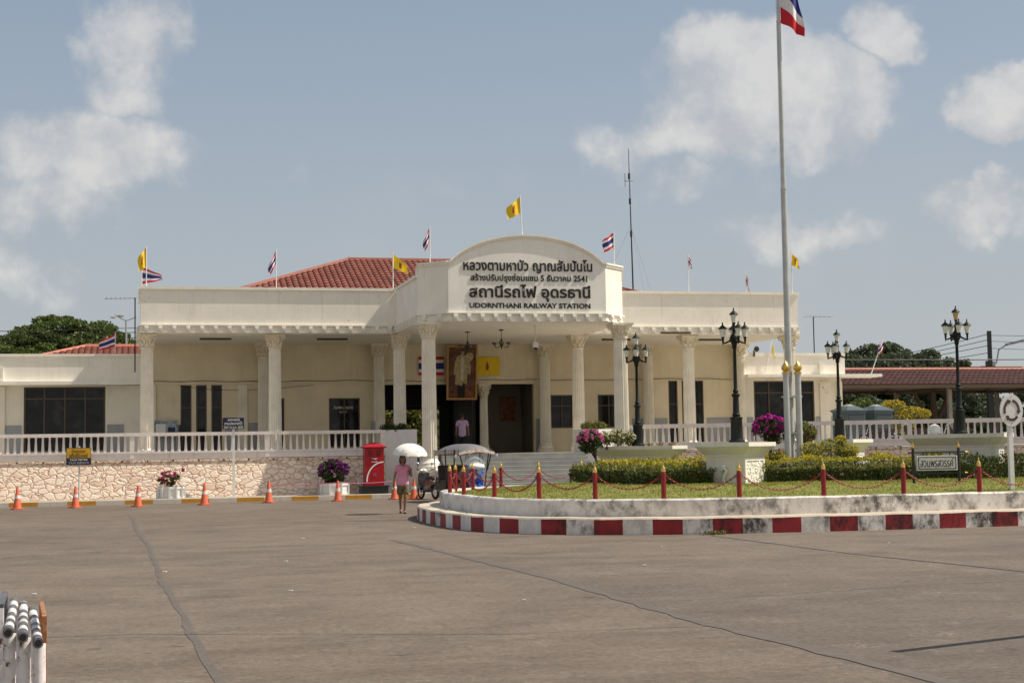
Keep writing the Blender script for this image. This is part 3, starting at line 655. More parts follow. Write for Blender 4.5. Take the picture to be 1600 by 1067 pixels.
# string course and the cable run above the openings
s = MB().box(0.36, 11.2, BY - 0.05, BY + 0.001, 4.86, 4.95).box(18.38, 28.7, BY - 0.05, BY + 0.001, 4.93, 4.99).box(11.2, 18.38, BY - 0.06, BY + 0.001, 4.80, 4.90)
s.build_each('string_course', 'porch_wall', B)
cb = MB(); pts = [(0.4 + i * 0.45, BY - 0.06, 4.985 + 0.022 * math.sin(i * 1.3) + 0.015 * math.sin(i * 0.37)) for i in range(63)]
cb.tube(pts, 0.011, 6); pts = [(2.0 + i * 0.3, BY - 0.08, 4.80 - 0.28 * math.sin(math.pi * i / 20) * (1 - i / 40)) for i in range(21)]
cb.tube(pts, 0.008, 5); cb.build('cable_run', 'rubber', B)
def window(rect, cols=1, transom=None, y=BY, mat='bronze', inset=0.06, fw=0.06):
    x0, x1, z0, z1 = rect; f = MB(); f.box(x0, x0 + fw, y + .02, y + .16, z0, z1).box(x1 - fw, x1, y + .02, y + .16, z0, z1).box(x0 + fw, x1 - fw, y + .02, y + .16, z0, z0 + fw).box(x0 + fw, x1 - fw, y + .02, y + .16, z1 - fw, z1)
    for i in range(1, cols): c = x0 + (x1 - x0) * i / cols; f.box(c - fw * .45, c + fw * .45, y + .025, y + .155, z0 + fw, z1 - fw)
    if transom: f.box(x0 + fw, x1 - fw, y + .03, y + .15, transom - fw * .4, transom + fw * .4)
    o = f.build('window', mat, B)
    MB().box(x0 + fw * .5, x1 - fw * .5, y + .09, y + .11, z0 + fw * .5, z1 - fw * .5).build('pane', 'dark_glass', o)
    return o
window(W_LW, 4, 4.26, fw=0.075); window(W_RW, 4, 4.30, fw=0.075)
for q in W_SLOT: window(q, 1, 3.82 if q[0] < 10 else 3.78)
window(W_SIDE, 1, 3.3); wt = window(W_TEXT, 2, None); window(W_A, 2, 3.75); window(W_B, 2, 3.75)
text_obj('lettering', 'ห้องพักผู้โดยสาร', 'sign_white', wt, 8.92, 9.80, 3.66, 3.86, BY + .085, .004)
text_obj('lettering', 'อุดรธานี', 'sign_white', wt, 9.18, 9.50, 3.50, 3.63, BY + .085, .004)
# ticket hall behind the opening, open at the back on one side
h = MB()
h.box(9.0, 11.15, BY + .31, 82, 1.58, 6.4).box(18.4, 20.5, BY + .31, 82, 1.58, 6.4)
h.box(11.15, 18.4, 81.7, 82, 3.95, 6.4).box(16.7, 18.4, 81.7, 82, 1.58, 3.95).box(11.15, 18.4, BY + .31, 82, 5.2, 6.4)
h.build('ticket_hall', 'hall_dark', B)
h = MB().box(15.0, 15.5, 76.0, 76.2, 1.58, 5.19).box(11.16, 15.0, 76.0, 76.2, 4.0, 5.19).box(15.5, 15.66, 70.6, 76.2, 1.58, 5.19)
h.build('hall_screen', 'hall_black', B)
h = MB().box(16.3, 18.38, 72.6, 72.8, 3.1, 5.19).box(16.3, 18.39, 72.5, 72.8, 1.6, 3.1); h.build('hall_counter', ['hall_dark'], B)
MB().box(17.3, 18.1, 72.55, 72.599, 3.0, 4.3).build('notice_panel', 'canvas_carpet', B)
# parapet, entablature, soffit of the main front
pf = MB()
pf.box(0.30, 10.72, FY, FY + 0.3, 6.99, 8.42).box(18.98, 28.9, FY, FY + 0.3, 6.99, 8.42)
pf.box(0.30, 0.6, FY + .3, BY + .3, 6.99, 8.42).box(28.6, 28.9, FY + .3, BY + .3, 6.99, 8.42)
pf.build_each('parapet', 'front_wall', B)
cp = MB().box(0.22, 10.66, FY - 0.075, FY + 0.42, 8.42, 8.53).box(19.04, 28.98, FY - 0.075, FY + 0.42, 8.42, 8.53)
cp.box(0.22, 0.72, FY + .42, BY + .4, 8.42, 8.53).box(28.48, 28.98, FY + .42, BY + .4, 8.42, 8.53)
cp.build_each('cornice', 'trim_white', B)
rf = MB().box(0.6, 28.6, FY + .3, BY + .3, 6.99, 7.2); rf.build('flat_roof', 'concrete_old', B)
def bracket(mb, x, y, z, ax=1, ay=0):
    # small scroll bracket whose face looks along (-ay.. ) : ax,ay = direction along the beam
    nx_, ny_ = ay, -ax
    for dz, dp, hw, hh in ((0.195, .11, .085, .035), (0.125, .14, .065, .034), (0.05, .12, .09, .034)):
        a = (x - ax * hw, y - ay * hw); b = (x + ax * hw, y + ay * hw)
        q = [a, b, (b[0] + nx_ * dp, b[1] + ny_ * dp), (a[0] + nx_ * dp, a[1] + ny_ * dp)]
        mb.prism(q, z + dz - hh, z + dz + hh, 'xy')
def entablature(pts, name):
    mb = MB()
    for (x0, y0), (x1, y1) in zip(pts, pts[1:]):
        ln = math.hypot(x1 - x0, y1 - y0); ax, ay = (x1 - x0) / ln, (y1 - y0) / ln; nx_, ny_ = ay, -ax
        def slab(o, th, za, zb, e=0.0):
            q = [(x0 + nx_ * o - ax * e, y0 + ny_ * o - ay * e), (x1 + nx_ * o + ax * e, y1 + ny_ * o + ay * e), (x1 - nx_ * th + ax * e, y1 - ny_ * th + ay * e), (x0 - nx_ * th - ax * e, y0 - ny_ * th - ay * e)]
            mb.prism(q, za, zb, 'xy')
        slab(0.0, 0.45, 6.66, 6.99); slab(0.09, 0.003, 6.935, 6.985, 0.02); slab(0.07, 0.003, 6.655, 6.70, 0.01)
        k = int(ln / 0.525); st = ln / max(1, k)
        for i in range(k): bracket(mb, x0 + ax * st * (i + .5), y0 + ay * st * (i + .5), 6.70, ax, ay)
    return mb.build(name, 'trim_white', B)
entablature([(0.25, FY - .03), (10.70, FY - .03)], 'entablature'); entablature([(19.0, FY - .03), (28.95, FY - .03)], 'entablature')
entablature([(0.27, BY), (0.27, FY + .43)], 'entablature'); entablature([(28.93, FY + .43), (28.93, BY)], 'entablature')
MB().box(0.3, 28.9, FY + .4, BY, 6.64, 6.67).build('soffit', 'soffit', B)
# the arched portico
PY = 57.25; XL, XR = 10.70, 19.0; CH = 1.0
plan = [(XL, FY), (XL, PY + CH), (XL + CH, PY), (XR - CH, PY), (XR, PY + CH), (XR, FY)]
entablature(plan, 'portico_entablature')
MB().prism([(XL + .05, FY + .41), (XL + .05, PY + CH + .03), (XL + CH + .03, PY + .05), (XR - CH - .03, PY + .05), (XR - .05, PY + CH + .03), (XR - .05, FY + .41)], 6.635, 6.658, 'xy').build('portico_soffit', 'soffit', B)
pw = MB()
for x0, x1 in ((XL, XL + .3), (XR - .3, XR)):
    pw.box(x0, x1, PY + CH, FY + .3, 6.99, 8.42)
def cham(q, a, b, z0, z1, t=0.3, o=0.0):
    (x0, y0), (x1, y1) = a, b; ln = math.hypot(x1 - x0, y1 - y0); nx_, ny_ = (y1 - y0) / ln, -(x1 - x0) / ln
    q.prism([(x0 + nx_ * o, y0 + ny_ * o), (x1 + nx_ * o, y1 + ny_ * o), (x1 - nx_ * t, y1 - ny_ * t), (x0 - nx_ * t, y0 - ny_ * t)], z0, z1, 'xy')
pw.build_each('portico_side_wall', 'front_wall', B)
for a, b in (((XL, PY + CH), (XL + CH, PY)), ((XR - CH, PY), (XR, PY + CH))):
    pw = MB(); cham(pw, a, b, 6.99, 8.86); pw.build('portico_corner_wall', 'front_wall', B)
def arch_z(x):
    t = (x - 14.85) / 3.15
    if abs(t) >= 1: return 8.86
    zc = 9.92 - (1.06 + .12) * (1 - math.sqrt(max(0, 1 - (t * 0.93) ** 2))) / (1 - math.sqrt(1 - .93 ** 2))
    return max(8.86, zc) if abs(t) < .9 else 8.86 + max(0, zc - 8.86) * 1.0
g = MB(); xs = [XL + CH + (XR - XL - 2 * CH) * i / 48 for i in range(49)]
g.prism([(xs[0], 6.99), *[(x, arch_z(x)) for x in xs], (xs[-1], 6.99)][::-1], PY, PY + .3, 'xz')
g.build('gable', 'gable_wall', B)
c = MB()
for k, (o, z0, z1) in enumerate(((0.045, -0.045, 0.04), (0.085, 0.04, 0.11))):
    poly = [(x, arch_z(x) + z0) for x in xs] + [(x, arch_z(x) + z1) for x in reversed(xs)]
    c.prism(poly, PY - o, PY + .38, 'xz')
    for a, b in (((XL, PY + CH), (XL + CH, PY)), ((XR - CH, PY), (XR, PY + CH))): cham(c, a, b, 8.86 + z0, 8.86 + z1, .38, o)
for s_, x0 in ((-1, XL), (1, XR)):
    a, b = sorted((x0 - s_ * -.085, x0 - s_ * .4)); c.box(a, b, PY + CH + .25, FY - .08, 8.42, 8.53)
    a, b = sorted((x0 + s_ * .06, x0 - s_ * .36))
    st = [(PY + CH - .02, 8.86), (PY + CH + .06, 8.86), (PY + CH + .12, 8.72), (PY + CH + .22, 8.58), (PY + CH + .36, 8.42), (PY + CH - .02, 8.42)]
    c.prism(st, a, b, 'yz')
c.build('gable_cornice', 'trim_white', B, smooth=30)
MB().prism([(XL + .3, FY + .3), (XL + .3, PY + CH + .1), (XL + CH + .1, PY + .3), (XR - CH - .1, PY + .3), (XR - .3, PY + CH + .1), (XR - .3, FY + .3)], 6.99, 7.3, 'xy').build('portico_roof', 'concrete_old', B)
text_obj('lettering', 'หลวงตามหาบัว ญาณสัมปันโน', 'letter_black', B, 12.30, 17.46, 8.52, 9.07, PY, .030, .020)
text_obj('lettering', 'สร้างปรับปรุงซ่อมแซม 5 ธันวาคม 2541', 'letter_black', B, 12.58, 17.25, 8.13, 8.50, PY, .025, .020)
text_obj('lettering', 'สถานีรถไฟ อุดรธานี', 'letter_black', B, 12.52, 17.36, 7.42, 8.08, PY, .035, .024)
text_obj('lettering', 'UDORNTHANI RAILWAY STATION', 'letter_black', B, 12.52, 17.36, 7.16, 7.36, PY, .025, .027)

# columns: fluted shaft > capital, base
def column(x, y, z0=1.58, zt=6.64, r=0.275, kind='floor'):
    zc = zt - 0.62; rt = r * 0.90; sh = MB(); n = 40; zb = z0 + 0.42
    prof = [(r + (rt - r) * t, zb + (zc - zb) * t) for t in (0, .25, .5, .75, 1)]
    sh.lathe([(prof[0][0] * .985, zb - .02)] + prof, (x, y, 0), n, flutes=1, depth=0.15)
    o = sh.build('column', 'column_paint', B, smooth=12)
    c = MB(); c.lathe([(rt * 1.02, zc), (rt * 1.16, zc + .03), (rt * 1.16, zc + .06), (rt * .98, zc + .09), (rt * .98, zc + .2), (rt * 1.08, zc + .34), (rt * 1.38, zc + .50), (rt * 1.48, zc + .53)], (x, y, 0), 24)
    q = rt * 1.62; c.prism([(x - q, y - q), (x, y - q * .86), (x + q, y - q), (x + q * .86, y), (x + q, y + q), (x, y + q * .86), (x - q, y + q), (x - q * .86, y)], zc + .53, zt, 'xy')
    for tier, (rr, zz, hh, k, ph) in enumerate(((rt * 1.03, zc + .10, .17, 8, 0), (rt * 1.10, zc + .22, .20, 8, math.pi / 8))):
        for j in range(k):
            t = 2 * math.pi * j / k + ph; ct, st = math.cos(t), math.sin(t)
            pts = [(x + ct * (rr + e), y + st * (rr + e), zz + hh * u) for e, u in ((0, 0), (.015, .5), (.04, .85), (.085, 1.0), (.10, .86))]
            c.tube(pts, [.045, .055, .05, .032, .014], 5)
    for sx in (-1, 1):
        for sy in (-1, 1):
            c.torus((x + sx * rt * 1.28, y + sy * rt * 1.28, zc + .47), .055, .028, 'y' if True else 'x', 10, 5)
    c.build('capital', 'capital_paint', o, smooth=40)
    b = MB()
    if kind == 'floor': b.lathe([(r * 1.5, z0), (r * 1.5, z0 + .10), (r * 1.36, z0 + .13), (r * 1.42, z0 + .2), (r * 1.25, z0 + .25), (r * 1.12, z0 + .30), (r * 1.2, z0 + .35), (r * 1.0, z0 + .42)], (x, y, 0), 24)
    else: b.lathe([(r * 2.0, 0.0), (r * 2.0, .12), (r * 1.75, .2), (r * 1.72, .78), (r * 2.0, .9), (r * 2.02, 1.0), (r * 1.6, 1.03), (r * 1.62, 1.12), (r * 1.45, 1.18), (r * 1.42, 1.26), (r * 1.15, 1.32), (r * 1.0, 1.42)], (x, y, 0), 24)
    b.build('base', 'column_paint', o, smooth=35)
    return o
for x in (0.55, 5.71, 10.93, 18.78, 23.89, 28.72): column(x, 64.0)
for x in (5.70, 10.93, 18.78, 23.89, 28.6): column(x, 69.55, r=0.27)
column(15.95, 70.1, zt=4.80, r=0.20)
for x in (11.03, 18.76): column(x, 57.9, z0=1.0, r=0.295, kind='pedestal')

# hipped tile roofs
def tile_slope(name, m, A, Bp, T0, T1, parent, pitch=0.30, row=0.42):
    """roll tiles from the eave A-Bp up to the ridge T0-T1 (a trapezium or triangle)"""
    A, Bp, T0, T1 = map(Vector, (A, Bp, T0, T1)); ux = (Bp - A); ln = ux.length; ux.normalize()
    up = (T0 - A) - ux * (T0 - A).dot(ux); H = up.length; up.normalize(); nn = ux.cross(up).normalized()
    if nn.z < 0: nn = -nn
    l0 = (T0 - A).dot(ux); l1 = (T1 - A).dot(ux); mb = MB()
    mb.add([A - nn * .03, Bp - nn * .03, T1 - nn * .03, T0 - nn * .03], [(0, 1, 2, 3)])
    k = int(ln / pitch)
    for i in range(k + 1):
        s = ln * (i + .5) / (k + 1)
        top = H
        if s < l0: top = H * s / max(l0, 1e-6)
        elif s > l1: top = H * (ln - s) / max(ln - l1, 1e-6)
        rws = max(1, int(round(top / row)))
        for j in range(rws):
            h0 = top * j / rws - .03; h1 = top * (j + 1) / rws; V = []
            for h, r, lift in ((h0, pitch * .50, .035), (h1, pitch * .44, .0)):
                for q in range(5):
                    t = math.pi * q / 4; V.append(A + ux * (s - math.cos(t) * r) + up * h + nn * (math.sin(t) * r * .55 + lift))
            mb.add(V, [(q, q + 1, q + 6, q + 5) for q in range(4)] + [(4, 3, 2, 1, 0)])
    return mb.build(name, m, parent, fix=False, smooth=50)
RFX0, RFX1, RFY0, RFY1, RZE, RZR = 3.3, 26.2, 71.4, 84.6, 8.85, 11.55
tile_slope('tiled_roof', 'roof_tile', (RFX0, RFY0, RZE), (RFX1, RFY0, RZE), (10.7, 78, RZR), (19.0, 78, RZR), B)
tile_slope('tiled_roof', 'roof_tile', (RFX0, RFY1, RZE), (RFX0, RFY0, RZE), (10.7, 78, RZR), (10.7, 78, RZR), B)
tile_slope('tiled_roof', 'roof_tile', (RFX1, RFY0, RZE), (RFX1, RFY1, RZE), (19.0, 78, RZR), (19.0, 78, RZR), B)
tile_slope('tiled_roof', 'roof_tile', (RFX1, RFY1, RZE), (RFX0, RFY1, RZE), (19.0, 78, RZR), (10.7, 78, RZR), B)
rg = MB(); rg.tube([(10.7, 78, RZR + .03), (19.0, 78, RZR + .03)], .13, 8)
for a in ((RFX0, RFY0), (RFX0, RFY1)): rg.tube([(a[0], a[1], RZE + .03), (10.7, 78, RZR + .03)], .11, 8)
for a in ((RFX1, RFY0), (RFX1, RFY1)): rg.tube([(a[0], a[1], RZE + .03), (19.0, 78, RZR + .03)], .11, 8)
rg.build('ridge_tiles', 'roof_tile', B, smooth=40)
MB().box(RFX0 + .3, RFX1 - .3, RFY0 + .3, RFY1 - .3, 6.4, RZE + .05).build('upper_wall', 'cream', B)
MB().box(0.35, 28.7, BY + .3, 71.7, 6.4, 6.9).build('flat_roof', 'concrete_old', B)
tile_slope('tiled_roof', 'roof_tile', (-4.6, 75.0, 6.35), (0.34, 75.0, 6.35), (-2.3, 77.6, 7.05), (0.34, 77.6, 7.05), B)
tile_slope('tiled_roof', 'roof_tile', (-4.6, 80.2, 6.35), (-4.6, 75.0, 6.35), (-2.3, 77.6, 7.05), (-2.3, 77.6, 7.05), B)
MB().tube([(-2.3, 77.6, 7.08), (0.34, 77.6, 7.08)], .12, 8).tube([(-4.6, 75.0, 6.38), (-2.3, 77.6, 7.08)], .1, 8).build('ridge_tiles', 'roof_tile_edge', B, smooth=40)
MB().box(-4.5, 0.34, 75.05, 80.1, 1.58, 6.36).build('upper_wall', 'cream', B)
# soffit strip lights
for x, y in ((3.4, 66.0), (8.35, 66.0), (21.2, 66.0), (25.6, 66.0), (22.6, 62.0)):
    o = MB().box(x - .66, x + .66, y - .09, y + .09, 6.56, 6.639).build('strip_light', 'bronze', B)
# white planter walls at both ends of the steps
for k, pl_ in enumerate(([(9.47, 58.9), (9.95, 58.9), (10.62, 58.35), (10.62, 59.6), (9.47, 59.6)], [(19.12, 58.9), (18.65, 58.9), (17.9, 58.3), (17.25, 58.1), (17.25, 59.6), (19.12, 59.6)])):
    nm = ('white angular planter wall beside the red letterbox, filled with low dark plants', 'white planter wall with grassy plants at the top of the steps behind the bougainvillea')[k]
    t = thing('planter_wall', nm, 'planter', (pl_[0][0], 59.0, 0))
    MB().prism(pl_, 0.0, 2.56 if k == 0 else 2.48, 'xy').build('wall', 'pot_white', t)
    cx = sum(q[0] for q in pl_) / len(pl_)
    P = np.concatenate([in_ball((cx + random.uniform(-.55, .6), 59.15, 2.58), (.3, .28, .24), 220, .2) for _ in range(5)])
    leaves_mesh('plants', ('leaf_dark', 'leaf_olive')[k], P, .13, t, up=1.2, aspect=.3)
# entrance steps
st = thing('entrance_steps', 'wide grey stone steps leading up to the station portico', 'steps', (14.85, 57, 0))
q = MB(); nst = 10
for i in range(nst):
    z = 1.58 - i * .158; q.box(11.5, 17.25, 58.2 - .30 * (i + 1), 58.2 - .30 * i + (0.0 if i else 1.2), 0.0, z - .03)
q.build('risers', 'step_stone', st)
q = MB()
for i in range(nst):
    z = 1.58 - i * .158; q.box(11.48, 17.245, 58.17 - .30 * (i + 1), 58.17 - .30 * i + (0.0 if i else 1.2), z - .03, z + .002)
q.build('treads', 'step_stone', st)
MB().box(10.72, 11.48, 58.3, 59.29, 0, 1.57).build_each('side_wall', 'pot_white', st)
# ------------------------------------------------------------------ traffic island
IC = (17.0, 35.5); IA = 10.2      # rounded front, rounder back
def ring(off, n=360, z=None):
    out = []
    for i in range(n):
        t = 2 * math.pi * i / n; c, s_ = math.cos(t), math.sin(t)
        e, bb = (2.55, 10.0) if s_ > 0 else (3.3, 7.5)
        r = (abs(c / (IA - off)) ** e + abs(s_ / (bb - off)) ** e) ** (-1 / e)
        out.append((IC[0] + r * c, IC[1] + r * s_))
    return out
def resample(pts, n):
    pts = pts + [pts[0]]; d = [0]
    for a, b in zip(pts, pts[1:]): d.append(d[-1] + math.hypot(b[0] - a[0], b[1] - a[1]))
    out = []; j = 0
    for i in range(n):
        s_ = d[-1] * i / n
        while d[j + 1] < s_: j += 1
        f = (s_ - d[j]) / (d[j + 1] - d[j]); a, b = pts[j], pts[j + 1]; out.append((a[0] + (b[0] - a[0]) * f, a[1] + (b[1] - a[1]) * f))
    return out
NK = 108 * 6
base_ring = resample(ring(0.0, 1440), NK)
def inset(pts, o):
    n = len(pts); out = []
    for i in range(n):
        a, b = pts[i - 1], pts[(i + 1) % n]; dx, dy = b[0] - a[0], b[1] - a[1]; l = math.hypot(dx, dy); out.append((pts[i][0] - dy / l * o, pts[i][1] + dx / l * o))
    return out
def wall_ring(pts, o0, o1, z0, z1, mb, mfun=None, mtop=None, cap=0.0):
    a, b = inset(pts, o0), inset(pts, o1); n = len(pts); o = len(mb.v)
    rnd = random.Random(3); jit = 0
    for i in range(n):
        dz = 0.010 * math.sin(i * .35) + rnd.uniform(-.006, .006)
        e = inset([pts[i - 1], pts[i], pts[(i + 1) % n]], o0 + .03)[1]
        mb.v += [(*a[i], z0), (*a[i], z1 - .03 + dz * .5), (*e, z1 + dz * .5), (*b[i], z1 + dz * .4), (*b[i], z0)]
    for i in range(n):
        j = (i + 1) % n
        for q in range(4):
            mb.f.append((o + i * 5 + q, o + j * 5 + q, o + j * 5 + q + 1, o + i * 5 + q + 1)); mb.m.append(mfun(i) if (mfun and q == 0) else (mtop if mtop is not None else 0))
kr = MB(); wall_ring(base_ring, 0.0, 0.70, 0.0, 0.33, kr, lambda i: (i // 6) % 2, 2)
t = thing('island_kerb', 'red and white striped kerb running round the foot of the traffic island', 'kerb', (IC[0], IC[1], 0))
kr.build('kerb', ['kerb_red', 'kerb_white', 'kerb_top'], t)
iw = MB(); wall_ring(base_ring, 0.58, 0.78, 0.30, 0.68, iw)
t2 = thing('island_wall', 'stained white upper wall ringing the grass of the traffic island', 'wall', (IC[0], IC[1], 0.3))
iw.build('wall', 'island_white', t2)
def mound(x, y):
    r = (abs((x - IC[0]) / (IA - .85)) ** 2.4 + abs((y - IC[1]) / ((10.0 if y > IC[1] else 7.5) - .85)) ** 2.4) ** (1 / 2.4)
    return 0.615 + 0.22 * max(0.0, min(1.0, (1 - r) * 3.2)) + .012 * math.sin(x * 2.1) * math.cos(y * 1.7)
lw = MB(); inner = inset(base_ring, 0.76)[::4]; rings = [1.0, .97, .93, .88, .8, .7, .55, .4, .2]
for k, s_ in enumerate(rings):
    for x, y in inner:
        X, Y = IC[0] + (x - IC[0]) * s_, IC[1] + (y - IC[1]) * s_; lw.v.append((X, Y, mound(X, Y)))
n = len(inner)
for k in range(len(rings) - 1):
    for i in range(n): lw.f.append((k * n + i, k * n + (i + 1) % n, (k + 1) * n + (i + 1) % n, (k + 1) * n + i)); lw.m.append(0)
lw.f.append(tuple((len(rings) - 1) * n + i for i in range(n))); lw.m.append(0)
tag(lw.build('lawn', 'lawn_base', smooth=60), kind='structure')
G = []
while len(G) < 26000:
    x = random.uniform(7.4, 26.8); y = random.uniform(28.7, 45.8)
    if random.random() > (1.0 if y < 34.5 or x < 11 else .12): continue
    if (abs((x - IC[0]) / (IA - .9)) ** (2.55 if y > IC[1] else 3.3) + abs((y - IC[1]) / ((10.0 if y > IC[1] else 7.5) - .9)) ** (2.55 if y > IC[1] else 3.3)) < 1: G.append((x, y, mound(x, y) + .012))
tag(leaves_mesh('grass', 'grass', G, .055, up=1.6, aspect=.28), kind='stuff')

# bollards and hanging chains
def bollard(loc, label):
    t = thing('bollard', label, 'bollard', loc, 0, 'red bollards round the traffic island')
    MB().lathe([(.050, -.05), (.050, .56), (.046, .585), (.04, .60)], n=16).build('post', 'post_red', t, local=True, smooth=40)
    MB().lathe([(.038, .595), (.05, .61), (.042, .63), (.047, .655), (.034, .685), (.018, .71), (.015, .73), (.003, .80)], n=14).build('finial', 'gold', t, local=True, smooth=40)
    MB().torus((-.07, 0, .50), .022, .007, 'y', 10, 5).build('eyelet', 'iron_dark', t, local=True, smooth=40)
    MB().torus((.07, 0, .50), .022, .007, 'y', 10, 5).build('eyelet', 'iron_dark', t, local=True, smooth=40)
    return t
FRONT = [(20.64, 28.95), (18.89, 28.85), (17.08, 28.76), (15.35, 28.76), (13.6, 28.82), (11.86, 29.04), (10.4, 29.46), (9.17, 30.16), (8.26, 31.2), (7.68, 32.82), (7.54, 35.38), (7.6, 37.3), (8.13, 39.92), (8.44, 40.66), (9.18, 41.86), (10.25, 42.96), (11.59, 43.8), (13.06, 44.34)]
BLAB = ['red bollard with gold finial out beyond the roundabout sign', 'red bollard with gold finial in front of the hedge past the roundabout sign', 'red bollard just right of the hanging garden name sign', 'red bollard just left of the hanging garden name sign', 'red bollard in front of the hedge below the flagpole planting',
        'red bollard standing before the carved side of the nearest white pedestal', 'red bollard in front of the hedge, left of the nearest white pedestal', 'red bollard at the left end of the low hedge, nearer the camera', 'red bollard on the front edge before the sunlit station steps', 'red bollard on the front edge, in front of the tuk-tuk front wheel',
        'red bollard on the rounded island corner in front of the tuk-tuk body', 'leftmost red bollard at the island corner beside a second one', 'red bollard behind the leftmost one at the island corner', 'red bollard at the far island corner in front of the tuk-tuk', 'red bollard on the far edge beside the tuk-tuk windscreen',
        'red bollard on the far edge at the foot of the steps, right of the tuk-tuk', 'red bollard on the far edge hidden behind a nearer one by the steps', 'red bollard on the far edge behind the left end of the hedge']
b0 = bollard((*FRONT[0], mound(*FRONT[0]) - .0), BLAB[0])
for (x, y), lb in list(zip(FRONT, BLAB))[1:]: dup(b0, (x, y, mound(x, y)), random.uniform(-.3, .3), lb)
CLAB = ['rusty red chain hanging between bollards beyond the roundabout sign', 'rusty red chain hanging behind the white roundabout sign post', 'red chain hanging in front of the garden name sign', 'red chain hanging before the hedge left of the garden name sign', 'red chain hanging before the hedge right of the carved pedestal side',
        'red chain drooping across the front of the nearest white pedestal', 'red chain drooping in front of the dark hedge left of the nearest pedestal', 'red chain hanging before the grass left of the low hedge', 'red chain hanging over the grass in front of the steps', 'red chain hanging by the tuk-tuk on the front edge of the island',
        'red chain hanging round the left corner of the island', 'red chain between the two leftmost bollards', 'red chain on the far left corner of the island', 'red chain in front of the tuk-tuk front wheel on the far edge', 'red chain on the far edge right of the tuk-tuk', 'red chain on the far edge before the sunlit steps', 'red chain on the far edge before the shaded steps']
for k, (a, b) in enumerate(zip(FRONT, FRONT[1:])):
    za, zb = mound(*a) + .495, mound(*b) + .495; d = math.hypot(b[0] - a[0], b[1] - a[1]); mb = MB(); L_ = d * 1.06
    sag = min(.30, .17 * d); cnt = max(12, int(d * 1.12 / .048)); ux, uy = (b[0] - a[0]) / d, (b[1] - a[1]) / d; pts = []
    for i in range(cnt + 1):
        f = i / cnt; f2 = .05 / d + f * (1 - .18 / d * 1.0); pts.append(Vector((a[0] + ux * (.07 + (d - .14) * f), a[1] + uy * (.07 + (d - .14) * f), za + (zb - za) * f - sag * 4 * f * (1 - f))))
    for i in range(cnt):
        p, q = pts[i], pts[i + 1]; dv = (q - p).normalized(); md = (p + q) / 2; sd = Vector((-uy, ux, 0)); up = sd.cross(dv)
        w1 = sd if i % 2 else up; half = (q - p).length * .68; lk = []
        for j in range(8):
            t_ = 2 * math.pi * j / 8; lk.append(md + dv * math.cos(t_) * half + w1 * math.sin(t_) * .016)
        mb.tube(lk + [lk[0]], .0075, 4, caps=False)
    o = mb.build('chain', 'chain_red', loc=(a[0], a[1], za), fix=False, smooth=60)
    tag(o, CLAB[k], 'chain', 'chains hung between the bollards')

# white pedestals with lamp posts, set on the corners of a square round the flagpole
def pedestal(x, y, w_, d_, z0, z1, label, relief=True):
    t = thing('pedestal', label, 'pedestal', (x, y, z0), R(-45), 'white pedestals under the lamp posts')
    h = z1 - z0; a, b = w_ / 2, d_ / 2; q = MB()
    q.box(-a, a, -b, b, -.15, h - .34).box(-a - .012, a + .012, -b - .012, b + .012, .20, .22)
    q.build('body', 'planter_paint', t, local=True)
    c = MB()
    for e0, e1, za, zb in ((.02, .03, h - .34, h - .29), (.03, .17, h - .29, h - .14), (.17, .20, h - .14, h - .10), (.22, .22, h - .10, h - .003)): c.frustum(0, 0, za, zb, a + e0, b + e0, a + e1, b + e1)
    c.build('cap', 'planter_paint', t, local=True)
    s_ = MB(); x0 = a + .002      # panel on the sunny end with a border and leafy relief
    s_.box(x0, x0 + .02, -b + .02, -b + .10, .02, h - .36).box(x0, x0 + .02, b - .10, b - .02, .02, h - .36).box(x0, x0 + .02, -b + .10, b - .10, h - .44, h - .36)
    for i in range(int(70 * d_)):
        yy = random.uniform(-b + .14, b - .14); zz = random.uniform(.08, h - .48); r_ = random.uniform(.02, .05)
        s_.ball((x0, yy, zz), (.022, r_, r_ * random.uniform(.5, 1.4)), 7, 4)
    s_.build('relief_panel', 'relief_white', t, local=True, smooth=40)
    f = MB(); y0 = -b - .002
    f.box(-a + .05, a - .05, y0 - .012, y0, h - .42, h - .39).box(-a + .05, -a + .08, y0 - .012, y0, .25, h - .42).box(a - .08, a - .05, y0 - .012, y0, .25, h - .42)
    f.build('panel_moulding', 'planter_paint', t, local=True)
    return t
